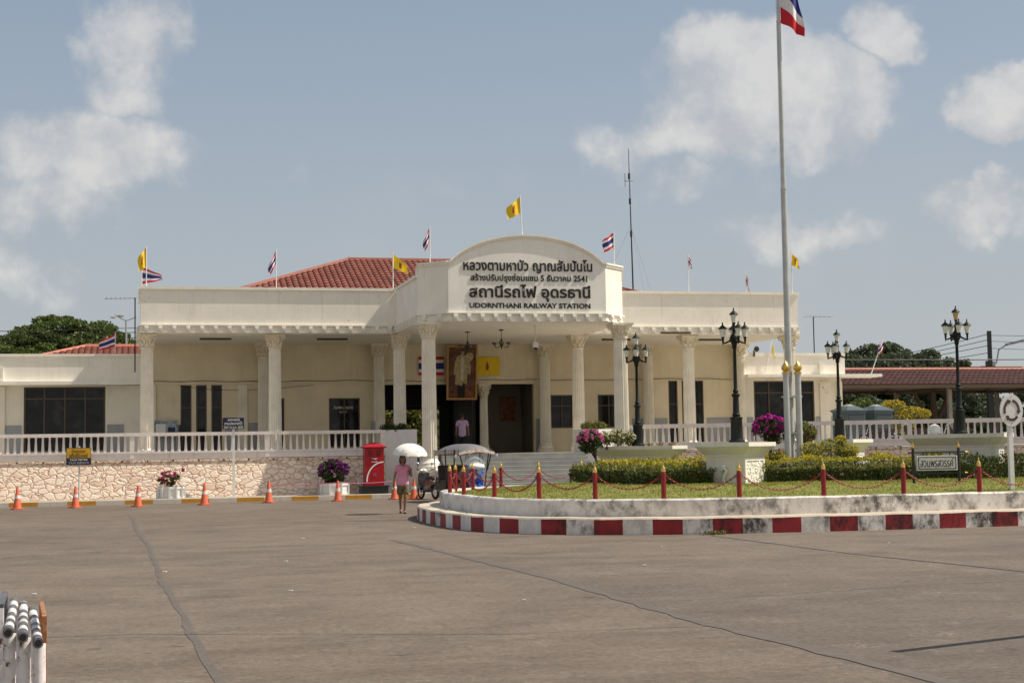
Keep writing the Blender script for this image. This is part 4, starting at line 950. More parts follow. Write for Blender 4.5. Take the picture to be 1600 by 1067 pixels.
def lamp(loc, label, rz, dirs, amber=False):
    t = thing('lamp_post', label, 'lamp post', loc, rz, 'black lamp posts on the traffic island')
    p = MB().lathe([(.19, 0), (.19, .05), (.155, .07), (.15, .10), (.135, .54), (.15, .56), (.15, .59), (.085, .62), (.10, .66), (.078, .70), (.068, 1.08), (.10, 1.10), (.10, 1.14), (.055, 1.17), (.07, 1.23), (.045, 1.27), (.036, 2.22), (.055, 2.25), (.055, 2.28), (.06, 2.33), (.105, 2.42), (.115, 2.49), (.08, 2.56), (.045, 2.60), (.04, 2.66), (.06, 2.70), (.035, 2.74), (.032, 2.80)], n=16)
    p.build('post', 'lamp_black', t, local=True, smooth=40)
    def lantern(x, y, z, mat):
        b = MB().lathe([(.016, z - .09), (.022, z - .05), (.036, z - .025), (.046, z)], (x, y, 0), 12)
        o = b.build('lantern', 'lamp_black', t, local=True, smooth=40)
        MB().lathe([(.098, z + .185), (.112, z + .195), (.075, z + .24), (.042, z + .265), (.022, z + .29), (.014, z + .30), (.02, z + .32), (.005, z + .36)], (x, y, 0), 12).build('lantern_cap', 'lamp_black', o, local=True, smooth=40)
        MB().lathe([(.046, z), (.058, z + .07), (.078, z + .18), (.081, z + .186)], (x, y, 0), 12).build('glass', mat, o, local=True, smooth=40)
    lantern(0, 0, 2.86, 'lantern_amber' if amber else 'lantern_white')
    for d in dirs:
        x, y = .27 * math.cos(d), .27 * math.sin(d); a = MB()
        a.tube([(x * .2, y * .2, 2.46), (x * .55, y * .55, 2.40), (x * .85, y * .85, 2.37), (x, y, 2.385)], [.03, .024, .02, .018], 6)
        a.tube([(x, y, 2.33), (x, y, 2.46)], [.012, .03], 8)
        a.build('arm', 'lamp_black', t, local=True, smooth=40); lantern(x, y, 2.52, 'lantern_white')
    return t
PED = [(13.95, 34.35, .96, 1.25, .76, 1.80), (20.1, 34.75, 2.05, .55, .78, 1.93), (13.85, 41.3, 2.15, .55, .80, 1.76), (20.0, 41.2, .96, 1.35, .80, 1.86)]
PL_ = ['nearest white pedestal, plain front with a small gooseneck spout, behind two bollards', 'long white pedestal behind the hanging garden name sign', 'long white pedestal planter with cream flowers beside the bougainvillea tree', 'white pedestal behind the round green bush, right of the flagpole']
LL_ = ['tallest black lamp post, on the nearest white pedestal', 'black lamp post with an amber top lantern, beside the roundabout sign', 'black lamp post next to the cream flowering bush and portico column', 'black lamp post before the end of the station wing, right of the flagpole']
for k, (x, y, a, b, z0, z1) in enumerate(PED):
    pedestal(x, y, a, b, z0, z1, PL_[k])
H_ = math.pi / 2
lamp((13.98, 34.3, 1.80), LL_[0], R(-18), [math.pi, .25, -1.25, 1.6])
lamp((20.12, 34.7, 1.93), LL_[1], R(-16), [math.pi, 0, H_ + .25, -H_ + .0], True)
lamp((13.85, 41.3, 1.76), LL_[2], R(-18), [math.pi, 0, H_, -H_])
lamp((20.0, 41.2, 1.86), LL_[3], R(-18), [math.pi, 0, H_ + .3, -H_ - .3])
# little spout ornament on the front of the nearest pedestal
n45 = Vector((-.7071, -.7071, 0)); c0 = Vector((13.95, 34.35, 0)) + n45 * .63
sp_ = MB(); o_ = c0 + n45 * .03
sp_.tube([o_ + Vector((-.06, .06, 1.12)) , o_ + n45 * .05 + Vector((.0, 0, 1.22)), o_ + n45 * .06 + Vector((.05, -.05, 1.14)), o_ + n45 * .05 + Vector((.0, 0, 1.02)), o_ + n45 * .04 + Vector((-.02, .02, .92)), o_ + n45 * .02 + Vector((.02, -.02, .82))], [.03, .05, .035, .03, .035, .02], 8)
sp_.ball(o_ + n45 * .04 + Vector((0, 0, 1.24)), (.06, .06, .04), 10, 6)
tag(sp_.build('bird_ornament', 'relief_white', smooth=60, loc=(o_.x, o_.y, .8)), 'small white bird-neck ornament on the front of the nearest pedestal', 'ornament')
# low ring wall and planting round the flagpole
lwl = thing('ring_wall', 'low grey wall around the planting at the foot of the flagpole', 'wall', (16.9, 37.6, .8))
q = MB(); oc = [(16.9 + 2.3 * math.cos(R(22.5 + 45 * i)), 37.9 + 2.0 * math.sin(R(22.5 + 45 * i))) for i in range(8)]
q.prism(oc, .6, 1.30, 'xy'); q.build('wall', 'low_wall_grey', lwl)
q = MB(); q.prism([(16.9 + 2.15 * math.cos(R(22.5 + 45 * i)), 37.9 + 1.85 * math.sin(R(22.5 + 45 * i))) for i in range(8)], 1.25, 1.32, 'xy'); q.build('soil', 'soil', lwl)

# flagpole with two side posts, and the big national flag
fp = thing('flagpole', 'tall silver flagpole between two shorter posts with gold tips', 'flagpole', (16.35, 36.5, 1.3))
mb = MB(); mb.lathe([(.10, 0), (.095, 2.4), (.10, 2.4), (.10, 2.46), (.085, 2.46), (.075, 7.0), (.082, 7.0), (.082, 7.06), (.062, 7.06), (.05, 11.4), (.058, 11.4), (.058, 11.46), (.042, 11.46), (.03, 15.6)], n=14)
mb.ball((0, 0, 15.68), .09, 10, 8); mb.build('pole', 'steel_pole', fp, local=True, smooth=40)
for sx in (-.175, .155):
    s_ = MB().lathe([(.085, -.6), (.075, 2.18), (.085, 2.18), (.085, 2.24)], (sx, -.2, 0), 12).build('side_post', 'steel_pole', fp, local=True, smooth=40)
    MB().lathe([(.10, 2.24), (.10, 2.27), (.06, 2.29), (.105, 2.34), (.11, 2.40), (.07, 2.47), (.03, 2.52), (.004, 2.58)], (sx, -.2, 0), 14).build('gold_tip', 'gold', s_, local=True, smooth=40)
MB().box(-.25, .25, -.23, -.06, 1.62, 1.67).box(-.25, .25, -.23, -.06, .7, .75).build('clamp', 'steel_pole', fp, local=True)
MB().tube([(-.085, -.06, .9), (-.10, -.05, 7), (-.06, -.03, 15.5)], .006, 4).build('halyard', 'post_grey', fp, local=True)

def flag_cloth(name, kind, parent, top, hoist, fly, tw=0.08, nu=14, nv=10, pinch=0.0, loc=None, sag=0.0):
    """cloth hung from top down the hoist; fly = vector of the free edge; material bands by row"""
    mb = MB(); V = []; top = Vector(top); fly = Vector(fly); side = Vector((0, 1, 0))
    for i in range(nu + 1):
        u = i / nu
        for j in range(nv + 1):
            v = j / nv
            p = top + Vector((0, 0, -hoist * (v * (1 - pinch * u) + pinch * u * .5))) + fly * u + Vector((0, 0, -sag * u * u))
            p = p + side * tw * math.sin(u * 7.5 + v * 2.0) * (.25 + u) + Vector((tw * .5 * math.sin(v * 6 + u * 3) * u, 0, tw * .4 * math.sin(u * 9) * u)); V.append(p)
    bands = {'thai': [0, 0, 1, 1, 2, 2, 2, 2, 1, 1, 0, 0]}
    nvv = nv
    for i in range(nu):
        for j in range(nv):
            if kind == 'thai': v = (j + .5) / nv; m_ = 0 if v < 1 / 6 or v > 5 / 6 else (1 if v < 2 / 6 or v > 4 / 6 else 2)
            else: m_ = 1 if ((i + .5) / nu - .5) ** 2 / .016 + ((j + .5) / nv - .5) ** 2 / .05 < 1 else 0
            mb.f.append((i * (nv + 1) + j, (i + 1) * (nv + 1) + j, (i + 1) * (nv + 1) + j + 1, i * (nv + 1) + j + 1)); mb.m.append(m_)
    mb.v = [tuple(v) for v in V]
    return mb.build(name, ['flag_red', 'flag_white', 'flag_blue'] if kind == 'thai' else ['flag_yellow', 'emblem_red'], parent, smooth=60, fix=False, loc=loc)
bf = flag_cloth('national_flag', 'thai', None, (16.42, 36.5, 15.45), 2.75, (.50, -.25, -1.05), .12, 24, 24, .45, loc=(16.42, 36.5, 15.45))
bf.data.materials[0] = MATS['flag_red']
tag(bf, 'large red, white and blue national flag hanging limp from the flagpole top', 'flag')
def roof_flag(kind, x, y, z0, z1, hoist, fly, label, lean=(0, 0), top_drop=.06, pinch=0.15, tw=.05):
    t = thing('roof_flag', label, 'flag', (x, y, z0), 0, 'small flags on the station roof')
    MB().tube([(x, y, z0 - .15), (x + lean[0], y + lean[1], z1)], .022, 6).build('pole', 'sign_white', t)
    d = z1 - top_drop
    o = flag_cloth('cloth', kind, t, (x + lean[0] * .97, y + lean[1] * .97, d), hoist, fly, tw, 12, 12, pinch)
    return t
FYc = FY + .15
roof_flag('yellow', .52, FYc, 8.45, 10.2, .80, (-.32, -.1, -.32), 'yellow flag on the roof corner above the end column, taller of the two there', pinch=.25)
roof_flag('thai', .34, FYc + .1, 8.45, 9.42, .72, (.80, -.1, -.10), 'striped flag on the roof corner above the end column, shorter of the two there', pinch=.75)
roof_flag('thai', 5.74, FYc, 8.45, 10.15, .55, (-.32, -.1, -.62), 'striped flag in front of the hip of the red tiled roof')
roof_flag('yellow', 10.62, FYc, 8.45, 10.1, .62, (.62, -.1, -.42), 'yellow flag before the red roof, left of the name gable', pinch=.5)
roof_flag('thai', 11.15, PY + .75, 8.9, 10.42, .55, (-.26, -.08, -.52), 'striped flag on the left shoulder of the name gable')
roof_flag('yellow', 14.72, PY + .2, 9.9, 11.6, .66, (-.55, -.1, -.36), 'yellow flag on top of the arched name gable', lean=(-.08, 0), pinch=.3)
roof_flag('thai', 18.62, PY + .75, 8.9, 10.35, .58, (-.48, -.08, -.30), 'striped flag on the right shoulder of the name gable', pinch=.1)
roof_flag('thai', 23.8, FYc, 8.45, 10.2, .40, (.16, -.05, -.25), 'small striped flag on a thin pole beside the radio mast', tw=.03)
roof_flag('thai', 26.5, FYc, 8.45, 9.5, .50, (.14, -.05, -.45), 'short limp striped flag on the roof left of the flagpole', tw=.03)
roof_flag('yellow', 28.72, FYc, 8.45, 10.4, .55, (.36, -.05, -.28), 'yellow flag just behind the tall flagpole', pinch=.3)
roof_flag('thai', -.76, 69.62, 6.15, 7.15, .55, (-.68, -.1, -.28), 'striped flag on the low wing beside the rain tree', pinch=.3)
roof_flag('thai', 35.3, 69.2, 5.1, 6.95, .50, (-.28, -.08, -.38), 'striped flag on a leaning pole by the platform canopy', lean=(.8, 0), tw=.04)
roof_flag('yellow', 29.85, 69.45, 5.3, 6.8, .55, (.10, -.05, -.35), 'yellow flag on a leaning pole by the loudspeaker', lean=(.42, 0), tw=.03)

# hanging garden name sign
gs = thing('garden_sign', 'black iron frame holding a white garden name board on the island lawn', 'sign', (17.35, 31.0, .65))
MB().tube([(16.80, 31, .6), (16.80, 31, 1.60)], .035, 8).tube([(17.92, 31, .6), (17.92, 31, 1.60)], .032, 8).build('post', 'iron_dark', gs)
MB().beam((16.66, 31, 1.50), (18.08, 31, 1.50), .025, .03).beam((16.80, 31, 1.04), (18.06, 31, 1.04), .025, .03).tube([(17.05, 31, 1.49), (17.05, 31, 1.42)], .015, 6).tube([(17.7, 31, 1.49), (17.7, 31, 1.42)], .015, 6).tube([(17.05, 31, 1.05), (17.05, 31, 1.11)], .015, 6).tube([(17.7, 31, 1.05), (17.7, 31, 1.11)], .015, 6).build('crossbar', 'iron_dark', gs)
q = MB()
for a, b, c, d in ((16.80, 1.60, 0, .13), (17.92, 1.60, 0, .13)): q.lathe([(.03, b), (.034, b + .03), (.012, b + .09), (.003, b + .15)], (a, 31, 0), 8)
q.tube([(18.08, 31, 1.50), (18.17, 31, 1.50)], [.028, .004], 6).tube([(18.06, 31, 1.04), (18.14, 31, 1.04)], [.028, .004], 6).tube([(16.66, 31, 1.50), (16.57, 31, 1.50)], [.028, .004], 6).build('gold_tip', 'gold', gs)
bd = MB().box(16.87, 17.86, 30.96, 31.02, 1.10, 1.43).build('board', 'sign_white', gs)
q = MB(); q.box(16.90, 17.83, 30.950, 30.957, 1.385, 1.403).box(16.90, 17.83, 30.950, 30.957, 1.127, 1.145).box(16.90, 16.918, 30.950, 30.957, 1.145, 1.385).box(17.812, 17.83, 30.950, 30.957, 1.145, 1.385); q.build('border', 'sign_navy', bd)
text_obj('lettering', 'สวนพรสวรรค์', 'letter_black', bd, 16.95, 17.77, 1.175, 1.37, 30.958, .008, -.004, .18)

# roundabout sign
rs = thing('roundabout_sign', 'white oval roundabout sign with three circling arrows on a white post', 'road sign', (18.27, 29.45, .33))
MB().box(18.22, 18.32, 29.42, 29.50, .30, 2.12).build('post', 'sign_white', rs)
q = MB(); N_ = 40; cx, cz = 18.27, 2.38
q.prism([(cx + .272 * math.cos(2 * math.pi * i / N_), cz + .345 * math.sin(2 * math.pi * i / N_)) for i in range(N_)], 29.36, 29.385, 'xz'); dsk = q.build('disc', 'sign_white', rs)
q = MB()
for k in range(3):
    a0 = R(200 - 120 * k); sw = R(82); pts = []; NN = 12
    for i in range(NN + 1): t_ = a0 - sw * i / NN; pts.append((cx + .195 * math.cos(t_), cz + .235 * math.sin(t_)))
    for i in reversed(range(NN + 1)): t_ = a0 - sw * i / NN; pts.append((cx + .145 * math.cos(t_), cz + .175 * math.sin(t_)))
    q.prism(pts, 29.352, 29.359, 'xz'); t_ = a0 - sw; e = a0 - sw - R(26)
    q.prism([(cx + .225 * math.cos(t_), cz + .27 * math.sin(t_)), (cx + .168 * math.cos(e), cz + .203 * math.sin(e)), (cx + .115 * math.cos(t_), cz + .14 * math.sin(t_))], 29.351, 29.3585, 'xz')
q.build('arrows', 'arrow_brown', dsk)
MB().ball((cx, 29.357, cz + .285), .01, 8, 6).ball((cx, 29.357, cz - .285), .01, 8, 6).build('bolt', 'iron_dark', dsk)

# hedges: a low dark tier in front of a taller yellow topped tier
def hedge(label, poly, zfun, h, mats, n, leaf=.075, topmat=None):
    """poly: centre line points; width given per point"""
    x0, y0 = poly[0][:2]; t = thing('hedge', label, 'hedge', (x0, y0, zfun(x0, y0)), 0, 'clipped hedges on the traffic island')
    core = MB(); P = []; T = []
    for (xa, ya, wa), (xb, yb, wb) in zip(poly, poly[1:]):
        ln = math.hypot(xb - xa, yb - ya); ux, uy = (xb - xa) / ln, (yb - ya) / ln; nx_, ny_ = -uy, ux; k = max(2, int(ln / .5))
        core.beam((xa, ya, zfun(xa, ya) + h * .36), (xb, yb, zfun(xb, yb) + h * .36), wa * .62, h * .70)
        for _ in range(int(n * ln)):
            s_ = random.uniform(-.08, ln + .08); wv = wa + (wb - wa) * s_ / ln; x, y = xa + ux * s_, ya + uy * s_; zb = zfun(x, y); bmp = .05 * math.sin(s_ * 4.1 + xa) + .03 * math.sin(s_ * 9.7)
            f = random.random()
            if f < .40: o = random.uniform(-.5, .5) * wv; z = zb + h + bmp + random.gauss(0, .03); P_ = T
            else:
                o = random.choice((-1, -1, 1)) * wv * .5 + random.gauss(0, .03); z = zb + random.uniform(0.0, 1.0) * (h + bmp); P_ = T if z > zb + h * .86 else P
            P_.append((x + nx_ * o, y + ny_ * o, z))
    core.build('inner_growth', mats[0], t)
    leaves_mesh('foliage', mats[0], P, leaf, t, up=.5, aspect=.6); leaves_mesh('top_growth', topmat or mats[0], T, leaf, t, up=.9, aspect=.6)
mz = lambda x, y: mound(x, y)
hedge('low dark hedge with reddish tips, left of the nearest pedestal', [(12.05, 40.9, .6), (11.85, 36.6, .7), (12.15, 34.75, .8), (13.25, 34.05, .7)], mz, .36, ['leaf_hedge'], 900, .075, 'leaf_olive')
hedge('yellow topped hedge in front of the long planter pedestal', [(12.75, 40.4, .8), (12.7, 36.4, .9), (13.2, 34.95, .8)], mz, .47, ['leaf_hedge'], 700, .08, 'leaf_yellow')
hedge('low dark hedge right of the nearest pedestal, below the flagpole', [(14.75, 34.55, .7), (17.4, 34.0, .8), (19.6, 33.9, .7)], mz, .36, ['leaf_hedge'], 950, .075, 'leaf_olive')
hedge('yellow topped hedge between the two front pedestals', [(14.8, 35.4, .9), (17.2, 34.9, .9), (19.5, 34.75, .8)], mz, .53, ['leaf_hedge'], 760, .08, 'leaf_yellow')
hedge('dark green hedge behind the roundabout sign', [(19.4, 33.4, .7), (22.0, 34.3, .8), (24.2, 35.2, .8)], mz, .50, ['leaf_hedge'], 900, .075, 'leaf_hedge')
hedge('yellow hedge strip at the back of the island by the pedestal foot', [(14.6, 40.6, .7), (17.0, 41.2, .8), (19.3, 41.0, .7)], mz, .55, ['leaf_hedge'], 380, .09, 'leaf_yellow')

# flowering trees and bushes on the island
def ball_tree(name, label, cat, base, c, r, leafm, petalm, n, leafs=.07, lean=None, frac=.5, zcut=-.05, trunkr=.035, forks=2):
    t = thing(name, label, cat, base)
    tr = MB(); c = Vector(c); b = Vector(base)
    mid = b.lerp(c, .55) + Vector((.03, .02, 0)); tr.tube([b - Vector((0, 0, .1)), mid, c], [trunkr * 1.3, trunkr, trunkr * .5], 7)
    for k in range(forks + 2):
        a = 2 * math.pi * k / (forks + 2); tr.tube([mid, c + Vector((math.cos(a) * r[0] * .5, math.sin(a) * r[1] * .5, r[2] * .1))], [trunkr * .7, trunkr * .25], 5)
    tr.build('trunk', 'bark', t, smooth=50)
    P = np.concatenate([in_ball(c, tuple(x * .72 for x in r), int(n * .45), .15), clumps(c, tuple(x * .85 for x in r), 26, r[0] * .24, int(n * .55 / 26), .8, .8)]); leaves_mesh('foliage', leafm, P, leafs, t, up=.2)
    if petalm:
        k = int(n * frac); Q = clumps(c, tuple(x * .97 for x in r), 130, r[0] * .10, max(6, k // 100), .9, .8); Q = Q[Q[:, 2] > c.z + zcut * r[2] + RNG.normal(0, .12 * r[2], len(Q))]
        leaves_mesh('blossom', petalm, Q, leafs * .85, t, up=.2, aspect=.8)
    return t
ball_tree('bougainvillea', 'pink topped bougainvillea on a leaning trunk beside the cream planter', 'bougainvillea', (12.62, 40.9, .8), (12.35, 41.0, 1.9), (.40, .40, .36), 'leaf_hedge', 'petal_pink', 2600, .06, zcut=.15, frac=.8)
ball_tree('bougainvillea', 'round magenta bougainvillea just left of the flagpole', 'bougainvillea', (15.98, 37.0, 1.25), (16.0, 37.0, 2.10), (.47, .45, .42), 'leaf_hedge', 'petal_magenta', 3400, .06, zcut=-.05, frac=1.1)
ball_tree('round_shrub', 'round clipped green shrub just right of the flagpole', 'shrub', (17.36, 38.0, 1.25), (17.40, 38.0, 2.02), (.36, .36, .36), 'leaf_olive', None, 1800, .06)
def bush(name, label, cat, base, blobs, leafm, petalm=None, leafs=.08, n=500, frac=.3, up=.5, group=None):
    t = thing(name, label, cat, base, 0, group); P = []; Q = []
    st_ = MB()
    for (x, y, z, rx, rz) in blobs:
        P.append(in_ball((x, y, z), (rx, rx, rz), n, .2)); Q.append(in_ball((x, y, z + rz * .25), (rx * 1.02, rx * 1.02, rz * .85), max(4, int(n * frac)), .85))
        for _ in range(3): st_.tube([(x + random.uniform(-.06, .06), y, base[2] - .05), (x + random.uniform(-rx, rx) * .6, y + random.uniform(-rx, rx) * .6, z)], [.014, .006], 5)
    st_.build('stems', 'bark', t); leaves_mesh('foliage', leafm, np.concatenate(P), leafs, t, up=up)
    if petalm: leaves_mesh('blossom', petalm, np.concatenate(Q), leafs * .8, t, up=.3, aspect=.8)
    return t
bush('flowering_bush', 'cream flowered bush growing from the planter pedestal beside a lamp post', 'bush', (13.2, 41.2, 1.72), [(12.95, 41.45, 1.98, .26, .20), (13.3, 41.4, 2.02, .28, .22), (13.62, 41.35, 1.98, .22, .2)], 'leaf_olive', 'petal_cream', .065, 620, .45)
bush('yellow_shrub', 'wispy yellow green shrub at the foot of the flagpole', 'shrub', (17.0, 36.2, 1.3), [(16.75, 36.15, 1.55, .30, .22), (17.35, 36.1, 1.62, .34, .24), (17.75, 36.1, 1.5, .26, .18), (17.6, 36.2, 1.80, .14, .12)], 'leaf_olive', 'leaf_yellow', .075, 330, .5, 1.0)
bush('yellow_shrub', 'pale weedy shrub below the magenta bougainvillea', 'shrub', (15.6, 36.4, 1.3), [(15.4, 36.6, 1.45, .26, .16), (15.9, 36.3, 1.42, .22, .14)], 'leaf_olive', 'leaf_yellow', .07, 260, .5, 1.0)
bush('planter_weeds', 'reddish dry weeds along the top of the long planter pedestal', 'weeds', (14.4, 40.75, 1.74), [(14.1, 41.05, 1.80, .12, .06), (14.35, 40.8, 1.80, .14, .06), (14.6, 40.55, 1.80, .12, .05)], 'leaf_olive', 'petal_rose', .045, 90, .15, 1.2)
pin = thing('pinwheel', 'tiny striped pink and blue flag stuck in the planter pedestal', 'flag', (14.40, 40.70, 1.74))
MB().tube([(14.40, 40.7, 1.70), (14.42, 40.7, 2.08)], .008, 5).build('stick', 'sign_white', pin)
flag_cloth('cloth', 'thai', pin, (14.42, 40.7, 2.07), .10, (.03, -.02, -.22), .015, 8, 6)
for (px, py, pz, sc_, lb) in ((20.33, 33.2, .98, .20, 'white scroll ornament at the end of the hedge behind the roundabout sign'),):
    q = MB().torus((px, py + .5, pz + .06), .12, .045, 'y', 20, 8).ball((px, py + .5, pz - .12), (.07, .05, .12), 10, 8)
    tag(q.build('scroll_ornament', 'relief_white', smooth=60, loc=(px, py, pz - .1)), lb, 'ornament')
sp2 = MB().ball((19.55, 34.95, 2.02), .16, 14, 10); sp2.lathe([(.08, 1.92), (.06, 1.98)], (19.55, 34.95, 0), 12)
tag(sp2.build('globe_lamp', 'lantern_white', smooth=60, loc=(19.55, 34.95, 1.92)), 'pale globe lamp resting on the long pedestal behind the garden sign', 'lamp')

wd = [(10.95 + random.gauss(0, .13), 28.14 + random.gauss(0, .03), random.uniform(.0, .07)) for _ in range(160)]
tag(leaves_mesh('weed_tuft', 'leaf_olive', wd, .07, up=1.4, aspect=.25, loc=(10.95, 28.14, 0)), 'small dry weed tuft growing at the foot of the striped kerb', 'weeds')
# ------------------------------------------------------------------ things hung in the porch
pt = thing('portrait', 'tall gold framed portrait of a standing figure in a cream robe over the entrance', 'portrait', (14.79, 69.3, 4.06))
def tilt(z): return 69.62 - (z - 4.06) * .12
q = MB(); x0, x1, z0, z1, fw = 14.07, 15.52, 4.06, 6.56, .085
def fbar(a, b, c, d, out=.05): q.add([(a, tilt(c) - out, c), (b, tilt(c) - out, c), (b, tilt(d) - out, d), (a, tilt(d) - out, d), (a, tilt(c) + .06, c), (b, tilt(c) + .06, c), (b, tilt(d) + .06, d), (a, tilt(d) + .06, d)], [(0, 1, 2, 3), (5, 4, 7, 6), (0, 4, 5, 1), (1, 5, 6, 2), (2, 6, 7, 3), (3, 7, 4, 0)])
fbar(x0, x0 + fw, z0, z1); fbar(x1 - fw, x1, z0, z1); fbar(x0 + fw, x1 - fw, z0, z0 + fw); fbar(x0 + fw, x1 - fw, z1 - fw, z1); q.build('frame', 'wood_gold', pt)
def slab(poly, o, mat, nm, par):
    m = MB(); n = len(poly); m.v = [(x, tilt(z) - o, z) for x, z in poly] + [(x, tilt(z) - o + .012, z) for x, z in poly]
    m.f = [tuple(range(n)), tuple(reversed(range(n, 2 * n)))] + [(i, (i + 1) % n, n + (i + 1) % n, n + i) for i in range(n)]; m.m = [0] * len(m.f)
    return m.build(nm, mat, par)
cv = slab([(x0 + fw, z0 + fw), (x1 - fw, z0 + fw), (x1 - fw, z1 - fw), (x0 + fw, z1 - fw)], 0.0, 'canvas_brown', 'canvas', pt)
slab([(x0 + fw, z0 + fw), (x1 - fw, z0 + fw), (x1 - fw, 4.62), (x0 + fw, 4.55)], .006, 'canvas_carpet', 'painted_carpet', cv)
slab([(14.60, 4.2), (14.92, 4.18), (14.96, 4.9), (14.58, 4.9)], .010, 'cloth_dark', 'painted_trousers', cv)
slab([(14.45, 4.78), (14.80, 4.70), (14.84, 4.85), (15.02, 4.76), (15.06, 5.3), (15.18, 5.2), (15.22, 5.55), (15.08, 6.0), (14.92, 6.12), (14.72, 6.14), (14.55, 6.05), (14.45, 5.75), (14.40, 5.25), (14.50, 5.2)], .014, 'robe_cream', 'painted_robe', cv)
slab([(14.74, 4.95), (14.86, 4.95), (14.88, 5.9), (14.80, 6.08), (14.74, 5.9)], .018, 'robe_light', 'painted_sash', cv)
slab([(14.82 + .085 * math.cos(i * .52), 6.24 + .12 * math.sin(i * .52)) for i in range(12)], .018, 'skin', 'painted_face', cv)
slab([(14.82 + .09 * math.cos(i * .314), 6.30 + .09 * math.sin(i * .314)) for i in range(11)], .022, 'hair_black', 'painted_hair', cv)
for a, b, c, d in ((14.95, 15.35, 5.85, 6.25), (15.2, 15.4, 5.3, 5.75), (14.18, 14.38, 5.2, 5.7)):
    slab([((a + b) / 2 + (b - a) / 2 * math.cos(i * .7), (c + d) / 2 + (d - c) / 2 * math.sin(i * .7) * (1 + .2 * math.sin(i * 3))) for i in range(9)], .007, 'robe_cream' if a > 14.9 and d > 6 else 'canvas_carpet', 'painted_drapery', cv)
wf = MB()
for a, b, mi in ((0, 1 / 6, 0), (1 / 6, 2 / 6, 1), (2 / 6, 4 / 6, 2), (4 / 6, 5 / 6, 1), (5 / 6, 1, 0)): wf.mi = mi; wf.box(12.85, 14.03, 69.90, 69.915, 5.22 + .86 * a, 5.22 + .86 * b)
tag(wf.build('wall_flag', ['flag_red', 'flag_white', 'flag_blue'], loc=(13.44, 69.9, 5.22)), 'red, white and blue striped flag hung flat on the wall behind a portico column', 'flag')
yf = thing('wall_flag', 'plain yellow flag with a small dark emblem hung flat beside the portrait', 'flag', (16.06, 69.9, 5.22))
MB().box(15.54, 16.70, 69.90, 69.915, 5.20, 6.06).build('cloth', 'flag_yellow', yf)
e = MB(); e.prism([(16.10 + .07 * math.cos(t * .45) * (1 + .15 * math.sin(t * 2)), 5.60 + .17 * math.sin(t * .45)) for t in range(14)], 69.888, 69.898, 'xz').prism([(16.06, 5.74), (16.14, 5.74), (16.10, 5.88)], 69.886, 69.897, 'xz'); e.build('emblem', 'emblem_red', yf)
def chandelier(x, y, ztop, zb, label):
    t = thing('chandelier', label, 'chandelier', (x, y, ztop), 0, 'chandeliers under the portico')
    MB().lathe([(.10, 0), (.10, -.03), (.03, -.05)], n=12).tube([(0, 0, -.04), (0, 0, -.38)], .012, 6).build('chain', 'iron_dark', t, local=True)
    MB().lathe([(.015, -.36), (.04, -.42), (.02, -.50), (.06, -.60), (.07, -.66), (.03, -.72), (.01, -.80)], n=10).build('stem', 'iron_dark', t, local=True, smooth=40)
    for k in range(6):
        a = 2 * math.pi * k / 6 + .2; c, s_ = math.cos(a), math.sin(a); m = MB()
        m.tube([(c * .04, s_ * .04, -.66), (c * .18, s_ * .18, -.74), (c * .30, s_ * .30, -.72), (c * .34, s_ * .34, -.62)], .010, 5)
        m.tube([(c * .04, s_ * .04, -.45), (c * .10, s_ * .10, -.52), (c * .07, s_ * .07, -.60)], .008, 5)
        o = m.build('arm', 'iron_dark', t, local=True)
        MB().lathe([(.02, -.62), (.06, -.60), (.085, -.53), (.07, -.53), (.02, -.59)], (c * .34, s_ * .34, 0), 10).build('shade', 'bronze', o, local=True, smooth=40)
    return t
ch1 = chandelier(14.66, 61.0, 6.634, 5.84, 'dark iron chandelier hanging in the open beside the security camera')
dup(ch1, (13.5, 62.2, 6.634), .4, 'dark iron chandelier half hidden by the portrait top')
cc = thing('security_camera', 'white dome security camera on a pipe under the portico ceiling', 'camera', (15.55, 58.9, 6.634))
MB().lathe([(.05, 0), (.05, -.03), (.022, -.04), (.022, -.66)], n=10).build('pipe', 'pot_white', cc, local=True, smooth=40)
MB().lathe([(.06, -.64), (.115, -.68), (.12, -.86), (.10, -.88)], n=14).build('housing', 'pot_white', cc, local=True, smooth=40)
MB().ball((0, 0, -.89), (.075, .075, .08), 12, 8).build('lens', 'dark_glass', cc, local=True, smooth=60)
ls = thing('loudspeaker', 'small round black and white loudspeaker under the roof edge of the wing', 'loudspeaker', (29.32, 69.4, 6.30))
MB().tube([(0, .12, .12), (0, -.1, .12), (0, -.26, .10)], [.05, .09, .17], 14).build('horn', 'pot_white', ls, local=True, smooth=40)
MB().tube([(0, -.262, .10), (0, -.275, .10)], [.14, .12], 14).build('mouth', 'iron_dark', ls, local=True); MB().box(-.02, .02, -.02, .15, -.25, .05).build('bracket', 'iron_dark', ls, local=True)
wc = thing('wall_camera', 'small white camera on the end pilaster of the wing', 'camera', (33.2, 69.6, 4.45))
MB().box(-.25, .05, -.12, .02, .02, .12).build('housing', 'pot_white', wc, local=True); MB().tube([(0, -.05, .02), (.05, -.05, -.18), (.05, .3, -.2)], .018, 6).build('bracket', 'pot_white', wc, local=True)
nb = thing('notice_board', 'pale blue notice board standing against the porch wall beside the end column', 'notice board', (1.35, 69.5, 1.58))
MB().box(.92, 1.92, 69.60, 69.64, 2.55, 3.24).build('board', 'poster', nb); MB().tube([(.95, 69.65, 1.58), (.95, 69.65, 3.26)], .02, 6).tube([(1.9, 69.65, 1.58), (1.9, 69.65, 3.26)], .02, 6).build('leg', 'post_grey', nb)
MB().box(.98, 1.4, 69.59, 69.598, 2.72, 3.1).build('poster', 'sign_white', nb); MB().box(1.5, 1.82, 69.59, 69.598, 2.6, 2.95).build('poster', 'sign_navy', nb)
